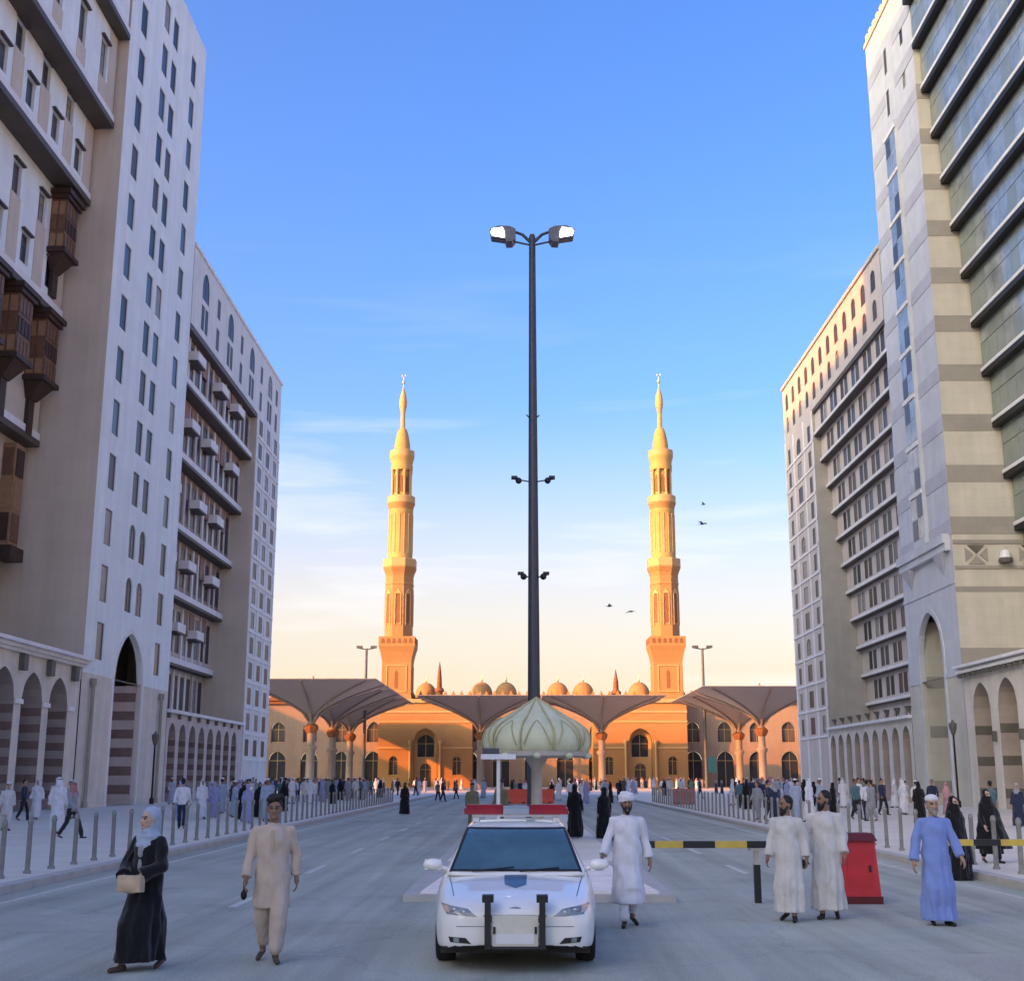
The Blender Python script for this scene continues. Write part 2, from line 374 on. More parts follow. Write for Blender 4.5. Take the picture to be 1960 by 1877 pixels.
b = MB(); b.add([(-140,142,.008),(140,142,.008),(140,239,.008),(-140,239,.008)], [(0,1,2,3)])
tag(b.build('plaza', m_plaza, norm=False), kind='structure')
km = MB().box(-.15, .15, 0, .985, 0, .14).mesh('kerb_stone', m_kerb, norm=False)
for nm, x0, x1, xk in (('pavement', -32.5, -9.3, -9.15), ('pavement', 9.3, 34.5, 9.15)):
    b = MB(); b.box(x0, x1, -40, 142, .0, .13)
    pv = tag(b.build(nm, m_pave, norm=False), kind='structure')
    for i in range(64): put('kerb_stone', km, pv, Matrix.Translation((xk, 10+i, .004)))
    b = MB(); b.box(xk-.14, xk+.14, 74.02, 142, .004, .143); b.box(xk-.14, xk+.14, -40, 9.98, .004, .143); b.build('kerb', m_kerb, pv, norm=False)
dash = MB().box(-.07, .07, 0, 2.6, 0, .004).mesh('lane_dash', m_line, norm=False)
for (x, ys) in ((-4.55, (20.5, 27.5, 34.5, 41.5, 48.5, 55.5, 62.5)), (4.7, (27.5, 34.5, 41.5, 48.5, 55.5, 62.5))):
    for y in ys: put('lane_dash', dash, road, Matrix.Translation((x, y, .0045)))
for (x, y0, y1) in ((-8.4, 8, 140), (8.4, 8, 140)):
    put('edge_line', MB().box(x-.05, x+.05, y0, y1, .0045, .008).mesh('edge_line', m_line, norm=False), road)
m_patch = mat('darker asphalt patch', (.37, .37, .315), .8, .14, .6, .45, 45, spec=.25, fine=.2)
for (x0, x1, y0, y1) in ((-7.6, -4.9, 17.2, 19.6), (4.6, 8.3, 12.6, 15.4), (-6.9, -5.6, 24, 37), (5.5, 6.6, 25, 41), (-4.1, -1.9, 9.6, 11.6)):
    b = MB(); b.add([(x0, y0, .0062), (x1, y0+.1, .0062), (x1-.05, y1, .0062), (x0+.08, y1-.12, .0062)], [(0, 1, 2, 3)]); put('asphalt_patch', b.mesh('asphalt_patch', m_patch, norm=False), road)
# median island: a blunt kerbed nose with a white painted top
m_isl = mat('white painted nose', (.80, .72, .64), .75, .14, 2.5, .2, 30)
b = MB(); b.prism([(-1.95,21.35),(2.5,21.35),(2.5,75),(-1.95,75)], lambda a, c, d: (a, c, d), .004, .12)
isl = tag(b.build('median_island', m_kerb), kind='structure')
b = MB(); b.prism([(-1.68,21.55),(2.25,21.55),(1.75,29.5),(-1.3,29.5)], lambda a, c, d: (a, c, d), .12, .155); b.build('painted_nose', m_isl, isl)
b = MB(); b.prism([(-1.7,29.6),(2.25,29.6),(2.25,74.8),(-1.7,74.8)], lambda a, c, d: (a, c, d), .12, .14); b.build('island_paving', m_pave, isl)

# ---------------------------------------------------------------- LEFT: stepped hotel with arcade (A)
def empty_b(label, x, y, cat='building', name='hotel_building'): return thing(name, label, cat, (x, y, 0))
P = L_.P
A = empty_b('beige hotel with stepped white storeys, dark soffits and wooden bay windows', -32, 58)
U0, U1 = 52.7, 76.2
tiers = [(51.2, 61.6, -.10), (44.6, 51.2, -.75), (39.0, 44.6, -1.9), (30.8, 39.0, -3.1), (22.6, 30.8, -3.9), (15.4, 22.6, -4.7)]
m_tier = m_white
for i, (z0, z1, v) in enumerate(tiers):
    hol = []
    if i == 0: rows = [(52.6, 2.3, 0), (56.2, 2.3, 0)]
    elif i == 1: rows = [(46.6, 2.7, 0)]
    elif i == 2: rows = [(39.9, 1.8, 0), (42.3, 1.75, 2.0)]
    elif i == 3: rows = [(31.9, 1.9, 0), (35.4, 2.0, 2.0)]
    elif i == 4: rows = [(23.8, 1.9, 0)]
    else: rows = [(17.0, 1.9, 0)]
    for (zz, hh, off) in rows:
        u = U1-2.3-off
        while u > U0+1:
            hol.append((u-.62, u+.62, zz, zz+hh)); u -= 4.0
    if i >= 4: hol = [h for h in hol if h[0] < 66.5]
    wall('wall', A, m_tier if i < 4 else m_beige, street(L_, v), U0, U1, z0, z1, hol, .3)
    windows_in(A, L_, v, hol, 'mull', .22, (m_p2, m_p2, m_p1, m_p3))
    for h in hol:                                  # hood over each window, beige panel below it
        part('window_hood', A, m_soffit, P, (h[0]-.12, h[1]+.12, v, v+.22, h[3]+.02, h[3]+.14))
    if i in (1, 2, 3):
        for h in hol:
            if h[2] == rows[-1][0]: part('panel', A, m_beige, P, (h[0]-.1, h[1]+.1, v, v+.05, z0+.3, h[2]-.02))
        part('panel', A, m_beige, P, (U1-1.45, U1-.02, v-.04, v+.03, z0+.5, z1-.02))
    # projecting lip and dark soffit of the storey
    part('ledge', A, m_slab, P, (U0, U1, v-.05, v+.16, z0-.02, z0+.45))
    nv = tiers[i+1][2] if i+1 < len(tiers) else -6.6
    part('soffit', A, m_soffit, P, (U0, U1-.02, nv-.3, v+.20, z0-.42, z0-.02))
wall('wall', A, m_beige, street(L_, -6.6), U0, U1, 8.6, 15.4, [(u-.7, u+.7, 10.6, 13.0) for u in (56, 60, 64, 68)], .3)
windows_in(A, L_, -6.6, [(u-.7, u+.7, 10.6, 13.0) for u in (56, 60, 64, 68)], 'mull')
part('roof', A, m_beigeD, P, (U0, U1-.02, -24, -.15, 61.3, 61.9))
part('rear_block', A, m_beigeD, P, (U0, U1-.04, -24, -7.2, 8.6, 61.3))
# wooden bay windows
def bay(u, v, z0, z1, w, d, mm, pend=2.2):
    b = MB(); b.boxP(P, u-w/2, u+w/2, v, v+d, z0, z1); o = b.build('wooden_bay', mm, A, norm=False)
    part('bay_roof', o, m_woodD, P, (u-w/2-.35, u+w/2+.35, v, v+d+.35, z1, z1+.32), (u-w/2-.2, u+w/2+.2, v, v+d+.2, z1-.28, z1-.002))
    part('bay_sill', o, m_woodD, P, (u-w/2-.25, u+w/2+.25, v, v+d+.22, z0-.3, z0-.002))
    br = MB(); w2 = w*.26
    br.add([P(u-w/2,v,z0-.3),P(u+w/2,v,z0-.3),P(u+w/2,v+d,z0-.3),P(u-w/2,v+d,z0-.3),P(u-w2,v,z0-1.3),P(u+w2,v,z0-1.3),P(u+w2,v+d*.3,z0-1.3),P(u-w2,v+d*.3,z0-1.3)],
           [(0,1,2,3),(4,5,6,7),(0,1,5,4),(1,2,6,5),(2,3,7,6),(3,0,4,7)])
    br.boxP(P, u-w2*.8, u+w2*.8, v, v+.25, z0-1.3-pend, z0-1.3); br.build('bracket', m_woodD, o)
    nx = 4; nzz = 3
    for i in range(nx):
        for j in range(nzz):
            a0 = u-w/2+w*(i+.12)/nx; a1 = u-w/2+w*(i+.88)/nx; c0 = z0+(z1-z0-.35)*(j+.1)/nzz; c1 = z0+(z1-z0-.35)*(j+.9)/nzz
            part('lattice_panel', o, m_woodD if j == 1 else m_wood, P, (a0, a1, v+d, v+d+.05, c0, c1))
    for j in range(nzz):                            # panels on the cheek seen along the street
        for k in range(2):
            c0 = z0+(z1-z0-.35)*(j+.1)/nzz; c1 = z0+(z1-z0-.35)*(j+.9)/nzz
            part('lattice_panel', o, m_woodT if j != 1 else m_wood, P, (u-w/2-.05, u-w/2, v+d*(.08+.48*k), v+d*(.46+.48*k), c0, c1))
bay(74.3, -3.1, 34.4, 38.0, 2.0, .95, m_wood, 1.6)
bay(74.3, -3.9, 26.0, 30.0, 2.0, 1.15, m_wood)
bay(70.0, -3.9, 26.0, 30.0, 2.0, 1.15, m_wood)
bay(65.7, -3.9, 26.0, 30.0, 2.0, 1.15, m_wood)
for uu in (73.9, 69.6):
    b = MB(); b.boxP(P, uu-.7, uu+.7, -4.7, -3.9, 15.4, 21.7); o = b.build('wooden_bay', m_woodT, A, norm=False)
    for k in range(3): part('lattice_panel', o, (m_wood, m_woodT, m_woodD)[k], P, (uu-.55, uu+.55, -3.9, -3.84, 15.7+2*k, 17.4+2*k))
    for k in range(3): part('lattice_panel', o, (m_woodD, m_woodT, m_wood)[k], P, (uu-.75, uu-.70, -4.6, -4.0, 15.7+2*k, 17.4+2*k))
    part('bay_sill', o, m_woodD, P, (uu-1.0, uu+1.0, -4.7, -3.6, 14.6, 15.38))
# arcade podium
m_podR = mat('arcade jamb shade and stone', (.40, .34, .30), .8, .12, .7, .1, 18, joint=(.9, .45, .1, False))  # dark stone, with the shade inside the arches put into its colour
m_podD = mat('arcade back shade and brown stone', (.27, .205, .17), .8, .12, .7, .1, 18, joint=(.9, .45, .1, False))  # brown stone, darkened further for the shade deep in the arcade
def arcade(bld, sd, u0, u1, cents, w, zt, zs, top, depth, m, ms, nst, vback, stripes=True, pier_t=1.15):
    P = sd.P
    hol = [(c-w/2, c+w/2, .13, zt, zs) for c in cents]
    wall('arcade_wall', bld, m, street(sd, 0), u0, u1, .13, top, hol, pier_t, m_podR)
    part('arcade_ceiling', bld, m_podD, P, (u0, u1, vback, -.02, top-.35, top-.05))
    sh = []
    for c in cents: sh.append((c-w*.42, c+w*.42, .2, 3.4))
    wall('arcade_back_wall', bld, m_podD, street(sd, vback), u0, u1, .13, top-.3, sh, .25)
    for h in sh:
        window(bld, P((h[0]+h[1])/2, vback, h[2]), sd.rot, h[1]-h[0], h[3]-h[2], 'mull', m_shop, m_frame, .15)
    if stripes:
        for c in cents:
            for sgn in (-1, 1):                     # both cheeks of each arch
                a = c+sgn*w/2
                for k in range(nst):
                    z0 = .75+k*(zs-.5)/nst
                    part('stone_band', bld, ms, P, ((a-.012 if sgn > 0 else a), (a if sgn > 0 else a+.012), -pier_t+.02, -.02, z0, z0+min(.55, (zs-.5)/nst*.5)))
cA = [72.85, 68.9, 64.95, 61.0, 57.05]
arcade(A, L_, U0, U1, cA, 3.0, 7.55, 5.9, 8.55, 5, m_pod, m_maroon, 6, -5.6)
part('cornice', A, m_slab, P, (U0, U1+.2, -.1, .45, 8.58, 8.78), (U0, U1+.2, -.1, .25, 8.4, 8.578), (U0, U1+.2, -.1, .7, 8.782, 8.98))
part('podium_roof', A, m_beigeD, P, (U0, U1, -7.0, -.1, 8.6, 8.85))
for u in (74.85, 70.9, 66.95, 63.0, 59.0): part('corbel', A, m_charc, P, (u-.3, u+.3, .005, .3, 7.5, 8.35))
for u in (74.85, 70.9, 66.95, 63.0): part('capital', A, m_slab, P, (u-.55, u+.55, .002, .10, 5.75, 6.0))

# ---------------------------------------------------------------- LEFT: white tower with slit windows (B)
B = empty_b('tall white tower with rows of slit windows above a big arch', -34, 86, name='tower_building')
b0, b1, BH = 76.4, 95.3, 61.6
hol = []
for k in range(14):
    zt = 11.5+3.66*k
    for j, u in enumerate((79.2, 84.3, 86.65, 91.9)):
        if j in (1, 2) and k == 0: continue
        hol.append((u-.70, u+.70, zt-2.35, zt) + ((zt-.5,) if k < 3 and j in (1, 2) else ()))
wall('wall', B, m_white, street(L_, 0), b0, b1, 8.2, BH, hol+[(82.35, 88.5, 8.2, 11.5, 8.2)], .32)
windows_in(B, L_, 0, hol, 'plain', .10, (m_p1, m_p1, m_p3, m_p3, m_p2))
wall('lower_wall', B, m_pod, street(L_, .001), b0, b1, .13, 8.2, [(82.35, 88.5, .13, 8.2)], .32)
for sgn, a in ((-1, 82.35), (1, 88.5)):
    for k in range(6):
        z0 = .8+k*1.25
        part('stone_band', B, m_maroon, P, ((a if sgn < 0 else a-.012), (a+.012 if sgn < 0 else a), -2.2, -.34, z0, z0+.62))
part('porch_cheek', B, m_podP, P, (82.05, 82.35, -2.3, -.33, .13, 8.15)); part('porch_cheek', B, m_podP, P, (88.5, 88.8, -2.3, -.33, .13, 8.15))
wall('porch_wall', B, m_podP, street(L_, -2.3), 82.0, 88.9, .13, 12, [(83.6, 87.2, .2, 4.2, 3.0), (84.2, 86.6, 5.0, 6.7)], .3)
window(B, P(85.4, -2.3, .2), L_.rot, 3.6, 4.0, 'arch', m_shop, m_frame, .25); window(B, P(85.4, -2.3, 5.0), L_.rot, 2.4, 1.7, 'mull', m_p2)
b = MB(); n = 20
for i in range(n):                                  # moulded arch ring
    a0 = 82.05+6.75*i/n; a1 = 82.05+6.75*(i+1)/n
    q0 = arch_z(a0, 82.05, 88.8, 8.2, 11.85); q1 = arch_z(a1, 82.05, 88.8, 8.2, 11.85)
    c0 = 82.35+6.15*i/n; c1 = 82.35+6.15*(i+1)/n; p0 = arch_z(c0, 82.35, 88.5, 8.2, 11.5); p1 = arch_z(c1, 82.35, 88.5, 8.2, 11.5)
    vs = [P(c0,.0,p0),P(c1,.0,p1),P(a1,.0,q1),P(a0,.0,q0),P(c0,.09,p0),P(c1,.09,p1),P(a1,.09,q1),P(a0,.09,q0)]
    b.add(vs, [(4,5,6,7),(0,1,5,4),(2,3,7,6)])
b.boxP(P, 82.05, 82.35, 0, .09, .13, 8.2); b.boxP(P, 88.5, 88.8, 0, .09, .13, 8.2)
b.build('arch_surround', m_slab, B, norm=False)
wall('side_wall', B, m_beige, facing(L_, b0), -24, 0, 8.9, BH, (), .3)
part('rear_block', B, m_beigeD, P, (b0+.05, b1-.05, -24, -3.2, .13, BH-.2))
part('parapet', B, m_white, P, (b0, b1, -.5, -.02, BH, BH+.35), (b0, b1, -24, -.5, BH-.2, BH+.02))
wall('side_wall', B, m_beige, lambda a, z, d: P(b1-d, a, z), -24, 0, .13, BH, (), .3)
for u in (78.0, 93.0):
    b = MB(); b.lathe([(.17, .13), (.17, .5), (.12, .55), (.12, 7.4), (.2, 7.5), (.2, 7.9)], 10, P(u, .2, 0)[:2]); b.build('engaged_column', m_bandR, B, smooth=40)

# ---------------------------------------------------------------- LEFT: far stepped hotel (C + end block D)
m_screen = mat('red brown timber screen', (.27, .15, .105), .7, .2, 2.0)
C = empty_b('far hotel with white slab balconies and brown recesses below arched attic windows', -34, 114)
c0, cr, c1, CH = 95.4, 121.5, 133.2, 44.3
ct = [(33.1, 37.7, -.75), (27.5, 33.1, -1.5), (22.1, 27.5, -2.2), (16.9, 22.1, -2.85), (11.5, 16.9, -3.5), (6.7, 11.5, -4.0)]
hol = []
for k, u in enumerate((99.6, 108.9, 118.2, 127.2)):
    hol += [(u-1.1, u+1.1, 41.0, 43.5, 42.3), (u-1.1, u-.1, 38.3, 40.5), (u+.1, u+1.1, 38.3, 40.5)]
for u in (104.2, 113.5, 122.8, 130.8): hol += [(u-.55, u+.55, 41.2, 43.0), (u-.55, u+.55, 38.3, 40.3)]
wall('wall', C, m_whiteC, street(L_, 0), c0, c1, 37.7, CH, hol, .3); windows_in(C, L_, 0, hol, 'mull', .05, (m_p2, m_p1, m_p1))
for i, (z0, z1, v) in enumerate(ct):
    hh = z1-z0; us = [c0+1.4+2.13*k for k in range(12)]
    hol = [(u-.72, u+.72, z0+.95, z0+hh-.8) for u in us]
    wall('wall', C, m_brownP if i < 4 else m_podP, street(L_, v), c0, cr, z0, z1, hol, .25); windows_in(C, L_, v, hol, 'tran', .05, (m_p1, m_p1, m_p2))
    for k, u in enumerate(us):
        part('fin', C, m_whiteC if (k//3) % 2 == 0 else m_podP, P, (u+.80, u+1.3, v, v+.05+.10*(k % 3 == 0), z0+.5, z1-.45))
    if i < 5:
        part('slab', C, m_slab, P, (c0, cr, v-.1, v+.4, z0-.05, z0+.42))
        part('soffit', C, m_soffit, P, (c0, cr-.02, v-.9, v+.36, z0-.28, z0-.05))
        for k in (2, 3, 7, 8, 10):
            if (k+i) % 5 != 0: part('timber_screen', C, m_screen, P, (us[k]-.78, us[k]+.78, v+.06, v+.14, z0+hh*.5, z1-.5))
        for u in (us[1]+(i % 2)*2.13, us[5], us[8]+(i % 2)*2.13):   # small white balcony boxes between the slabs
            b = MB(); b.boxP(P, u-1.3, u+1.3, v, v+.95, z0+hh*.47, z0+hh*.47+.75); o = b.build('balcony', m_slab, C, norm=False)
            part('balcony_floor', o, m_soffit, P, (u-1.25, u+1.25, v, v+.9, z0+hh*.47-.14, z0+hh*.47-.002))
part('soffit', C, m_soffit, P, (c0, cr-.02, -1.2, -.02, 37.25, 37.68))
wall('end_wall', C, m_beige, facing(L_, cr), -20, 0, .13, 37.7, (), .3)
hol = []
for k in range(14):
    zz = 3.9+2.46*k
    for u in (123.6, 127.4, 131.2): hol.append((u-.85, u+.85, zz, zz+1.6))
wall('end_block_wall', C, m_whiteC, street(L_, .0015), cr, c1, .13, 37.7, hol, .3); windows_in(C, L_, 0, hol, 'mull', .05, (m_p2, m_p3, m_p1))
for k in range(14): part('string_course', C, m_slab, P, (cr, c1+.02, 0, .1, 3.45+2.46*k, 3.68+2.46*k))
for u in (121.7, 125.5, 129.3, 133.0): part('pilaster', C, m_slab, P, (u-.18, u+.18, .0, .07, .13, 37.6))
wall('far_wall', C, m_beigeD, lambda a, z, d: P(c1-d, a, z), -20, 0, .13, CH, (), .3)
part('rear_block', C, m_beigeD, P, (c0+.1, c1-.1, -20, -5.2, .13, CH-.4)); part('roof', C, m_slab, P, (c0, c1+.1, -20, .12, CH, CH+.3))
cC = [95.4+1.7+3.0*k for k in range(8)]
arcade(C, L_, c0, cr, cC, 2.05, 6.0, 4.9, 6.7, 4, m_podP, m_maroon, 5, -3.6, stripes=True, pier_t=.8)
part('cornice', C, m_slab, P, (c0, cr, -.1, .3, 6.7, 6.95)); part('podium_roof', C, m_beigeD, P, (c0, cr, -4.2, -.1, 6.72, 6.85))
for u in [c0+.2+3.0*k for k in range(9)]: part('corbel', C, m_charc, P, (u-.15, u+.15, .0, .22, 6.3, 6.68))

# ---------------------------------------------------------------- LEFT: unseen tower and wing, added and shaped to cast the street's shade
for (za, zb_, zh, lab) in ((22.0, 52.6, 81, 'very tall pale unseen tower added for shade beside the stepped hotel'), (-34.0, 21.9, 27, 'low pale unseen wing added for shade beside the tall tower')):
    Z = empty_b(lab, -40, (za+zb_)/2, name='tower_building'); hol = []
    for k in range(int((zh-13)/3.66)):
        u = za+2
        while u < zb_-1: hol.append((u-.5, u+.5, 11+3.66*k, 13.1+3.66*k)); u += 4
    wall('wall', Z, m_white, street(L_, -.4), za, zb_, .13, zh, hol, .3)
    part('window_wall', Z, m_p1, P, (za+.1, zb_-.1, -1.2, -.75, 8, zh-1)); part('rear_block', Z, m_beigeD, P, (za+.05, zb_-.05, -8, -1.2, .13, zh-.1))
    part('end_wall', Z, m_beige, P, (zb_-.04, zb_, -8, -.42, .13, zh)); part('end_wall', Z, m_beige, P, (za, za+.04, -8, -.42, .13, zh)); part('roof', Z, m_slab, P, (za, zb_, -8, -.3, zh, zh+.4))
for (x, y0, y1, h) in ((-118, 95, 232, 41),):  # unseen block, added to shade the foot of the mosque wall
    Y = empty_b('plain sand coloured unseen block added for shade behind the far hotel', x, 160)
    b = MB(); b.box(x-12, x+8, y0, y1, 0, h); b.build('wall', m_beige, Y, norm=False)
    b = MB(); b.box(x-12.3, x+8.3, y0-.3, y1+.3, h, h+.5); b.build('roof', m_slab, Y, norm=False)
# ---------------------------------------------------------------- RIGHT: pale stone tower with a glazed strip (E)
P = R_.P
Eb = empty_b('pale banded stone tower with a blue glazed strip above a tall arch', 34, 86, name='tower_building')
e0, e1, EH = 80.6, 91.7, 59.6
hol = [(87.0-.35, 87.0+.35, 54.5, 56.6), (87.0-.35, 87.0+.35, 51.0, 53.1), (83.0-.35, 83.0+.35, 54.5, 56.6), (83.0-.35, 83.0+.35, 51.0, 53.1)]
wall('wall', Eb, m_towerR, street(R_, 0), e0, e1, 8.4, EH, hol+[(83.9, 88.9, 8.4, 13.0, 10.3)], .3); windows_in(Eb, R_, 0, hol, 'plain', .06)
wall('lower_wall', Eb, m_stoneR, street(R_, .001), e0, e1, .13, 8.4, [(83.9, 88.9, .13, 8.4)], .3)
for k in range(13):
    z0 = 17.4+3.48*k
    if z0 < 58: part('stone_band', Eb, m_bandT, P, (e0-.02, 85.0, 0, .03, z0, z0+1.0), (87.6, e1, 0, .03, z0, z0+1.0))
    if z0 < 50: part('stone_band', Eb, m_bandR, P, (e0-.03, e0+.02, -9, .0, z0, z0+1.15))
part('parapet', Eb, m_stoneR, P, (e0-.1, e1+.1, -.6, .12, EH, EH+.35), (e0, e1, -22, -.6, EH-.1, EH+.05))
for k in range(11): part('parapet_block', Eb, m_stoneR, P, (e0+.2+k*1.0, e0+.75+k*1.0, -.35, .08, EH+.35, EH+.85))
# glazed strip: a shallow bay with panes floor by floor
b = MB(); b.boxP(P, 85.0, 87.6, .0, .28, 17.6, 49.6); bay_e = b.build('glazed_bay', m_towerR, Eb, norm=False)
for k in range(9):
    z0 = 18.1+3.48*k
    for j in range(2):
        for q in range(2): part('pane', bay_e, (m_gl1, m_p3, m_gl1)[(k+j+q) % 3], P, (85.15+1.2*j, 86.25+1.2*j, .28, .30, z0+1.5*q, z0+1.42+1.5*q))
    part('transom', bay_e, m_slab, P, (84.95, 87.65, .28, .38, z0+3.02, z0+3.3))
part('bay_base', Eb, m_towerR, P, (e0+.4, e1-.4, .0, .5, 16.9, 17.5), (e0+.4, e1-.4, .0, .35, 16.4, 16.89))
for u in (82.6, 89.6):
    b = MB(); b.add([P(u-.9,0,16.38),P(u+.9,0,16.38),P(u+.9,.45,16.38),P(u-.9,.45,16.38),P(u,0,14.9)], [(0,1,2,3),(0,1,4),(1,2,4),(2,3,4),(3,0,4)]); b.build('corbel', m_bandT, Eb)
part('stone_band', Eb, m_towerR, P, (e0-.03, e1, 0, .06, 14.2, 14.5), (e0-.03, 83.55, 0, .06, 8.3, 8.6), (89.25, e1, 0, .06, 8.3, 8.6))
# arch and porch
b = MB(); n = 20
for i in range(n):
    a0 = 83.6+5.6*i/n; a1 = 83.6+5.6*(i+1)/n; q0 = arch_z(a0, 83.6, 89.2, 10.3, 13.4); q1 = arch_z(a1, 83.6, 89.2, 10.3, 13.4)
    k0 = 83.9+5*i/n; k1 = 83.9+5*(i+1)/n; p0 = arch_z(k0, 83.9, 88.9, 10.3, 13.0); p1 = arch_z(k1, 83.9, 88.9, 10.3, 13.0)
    b.add([P(k0,.0,p0),P(k1,.0,p1),P(a1,.0,q1),P(a0,.0,q0),P(k0,.09,p0),P(k1,.09,p1),P(a1,.09,q1),P(a0,.09,q0)], [(4,5,6,7),(0,1,5,4),(2,3,7,6)])
b.boxP(P, 83.6, 83.9, 0, .09, .13, 10.3); b.boxP(P, 88.9, 89.2, 0, .09, .13, 10.3); b.build('arch_surround', m_towerR, Eb, norm=False)
part('porch_cheek', Eb, m_stoneR, P, (83.5, 83.89, -3.4, -.31, .13, 12.6)); part('porch_cheek', Eb, m_stoneR, P, (88.91, 89.3, -3.4, -.31, .13, 12.6))
for zb in (.9, 4.6, 8.0):
    part('stone_band', Eb, m_bandR, P, (88.895, 88.91, -3.3, -.35, zb, zb+.8)); part('stone_band', Eb, m_bandR, P, (83.89, 83.905, -3.3, -.35, zb, zb+.8))
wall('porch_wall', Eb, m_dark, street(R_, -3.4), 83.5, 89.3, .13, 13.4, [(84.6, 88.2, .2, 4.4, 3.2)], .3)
window(Eb, P(86.4, -3.4, .2), R_.rot, 3.6, 4.2, 'arch', m_shop, m_frame, .25)
# wall towards the camera, with frieze
wall('side_wall', Eb, m_stoneR, facing(R_, e0), -22, 0, 8.4, EH, (), .3)
part('rear_block', Eb, m_beigeD, P, (e0+.06, e1-.05, -22, -3.9, .13, EH-.2))
wall('far_wall', Eb, m_stoneR, lambda a, z, d: P(e1-d, a, z), -22, 0, .13, EH, (), .3)
part('frieze', Eb, m_bandR, P, (e0-.10, e0, -10, -.05, 15.1, 15.3), (e0-.10, e0, -10, -.05, 16.75, 17.0))
part('stone_band', Eb, m_bandR, P, (e0-.03, e0, -10, 0, 13.6, 13.95), (e0-.03, e0, -10, 0, 9.0, 10.0))
for k in range(6):
    c = -1.5-1.75*k
    if k == 1: continue
    for sg in (-1, 1):
        b = MB(); b.prism([(c-.55, 16.03+sg*.62), (c+.55, 16.03+sg*.62), (c, 16.03+sg*.06)], lambda a, z, d: P(e0-d, a, z), 0, .07); b.build('frieze_ornament', m_charc if sg > 0 else m_bandR, Eb)
        b = MB(); b.prism([(c+sg*.72, 16.5), (c+sg*.72, 15.56), (c+sg*.2, 16.03)], lambda a, z, d: P(e0-d, a, z), 0, .07); b.build('frieze_ornament', m_bandR, Eb)
b = MB(); x, y, z = P(e0-.35, -3.25, 15.75)
b.lathe([(.05, z+.55), (.22, z+.5), (.34, z+.28), (.38, z)], 14, (x, y)); o = b.build('wall_light', mat('white lamp glass', (.8, .8, .78), .3, .03), Eb, smooth=50)
b = MB(); b.lathe([(.42, z-.3), (.46, z-.15), (.40, z-.002)], 14, (x, y)); b.box(x-.06, x+.06, y, y+.4, z-.25, z-.15); b.build('lamp_bracket', m_charc, o)

# ---------------------------------------------------------------- RIGHT: glass hotel with storeys stepping out (H)
Hb = empty_b('near hotel with overhanging storeys of blue glass above a stone arcade', 36, 66)
h0, h1 = 52.0, 80.55
for k in range(13):
    z0 = 14.3+3.5*k; v = -4.6+.42*k
    if k == 0: z0 = 14.3
    pw = 1.42; u = h1-.12; j = 0
    wb = MB(); wb.boxP(P, h0, h1-.03, v-.35, v-.06, z0+.35, z0+3.5); wb.build('storey_wall', m_gl2, Hb, norm=False)
    part('ledge', Hb, m_slab, P, (h0, h1-.01, v-.3, v+.12, z0+.12, z0+.36))
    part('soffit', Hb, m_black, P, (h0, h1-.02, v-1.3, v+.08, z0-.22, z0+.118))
    while u-pw > h0:
        g = m_gl2 if j < 2+(k < 5) else (m_gl1 if (j*7+k*3) % 5 else m_gl2)
        part('pane', Hb, g, P, (u-pw+.05, u, v-.06, v, z0+.40, z0+2.0)); part('pane', Hb, g if (j+k) % 4 else m_gl1, P, (u-pw+.05, u, v-.06, v, z0+2.06, z0+2.98))
        u -= pw; j += 1
part('upper_wall', Hb, m_stoneR, P, (h0, h1, -1.2, .2, 59.8, 61))
wall('lower_wall', Hb, m_stoneR, street(R_, -6.0), h0, h1, 8.4, 14.4, [(u-.8, u+.8, 9.8, 12.4) for u in (56, 60, 64, 68, 72, 76)], .3)
windows_in(Hb, R_, -6.0, [(u-.8, u+.8, 9.8, 12.4) for u in (56, 60, 64, 68, 72, 76)], 'mull')
part('rear_block', Hb, m_beigeD, P, (h0, h1-.04, -22, -6.4, .13, 59.8))
cH = [77.7, 73.55, 69.4, 65.25, 61.1, 56.95]
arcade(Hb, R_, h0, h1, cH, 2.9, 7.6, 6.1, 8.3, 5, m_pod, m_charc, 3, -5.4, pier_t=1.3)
part('cornice', Hb, m_slab, P, (h0, h1+.1, -.1, .45, 8.3, 8.48), (h0, h1+.1, -.1, .62, 8.62, 8.8), (h0, h1+.1, -.1, .25, 8.48, 8.618))
for k in range(34): part('dentil', Hb, m_charc, P, (h0+.3+k*.84, h0+.7+k*.84, .2, .4, 8.05, 8.29))
part('podium_roof', Hb, m_beigeD, P, (h0, h1, -6.5, -.1, 8.32, 8.6))
for u in (75.62, 71.5, 67.3, 63.2): part('wall_lamp', Hb, m_charc, P, (u-.1, u+.1, .002, .25, 4.0, 4.6))

# ---------------------------------------------------------------- RIGHT: far white hotel (F + end block G)
Fb = empty_b('far white hotel with close ribbed storeys and sunlit arched attic windows', 35, 110)
f0, fr, f1, FH = 91.8, 116.6, 129.3, 42.3
m_far = mat('white grey render', (.60, .535, .48), .8, .07, .5, .1, 18, streak=.1)
hol = []
for k in range(12):
    u = f0+2.3+3.03*k
    if u > f1-.8: continue
    hol += [(u-.7, u+.7, 39.6, 41.4, 40.8), (u-.62, u+.62, 37.2, 38.9, 38.4)]
wall('wall', Fb, m_far, street(R_, 0), f0, f1, 36.45, FH, hol, .3); windows_in(Fb, R_, 0, hol, 'plain', .07, (m_p2, m_p1, m_p1))
part('parapet', Fb, m_far, P, (f0, f1+.15, -.4, .15, FH, FH+.3), (f0, f1, -20, -.4, FH-.3, FH))
fv = [-.26, -.75, -1.2, -1.5, -1.83, -2.14, -2.45, -2.7, -3.1, -3.4, -3.7]
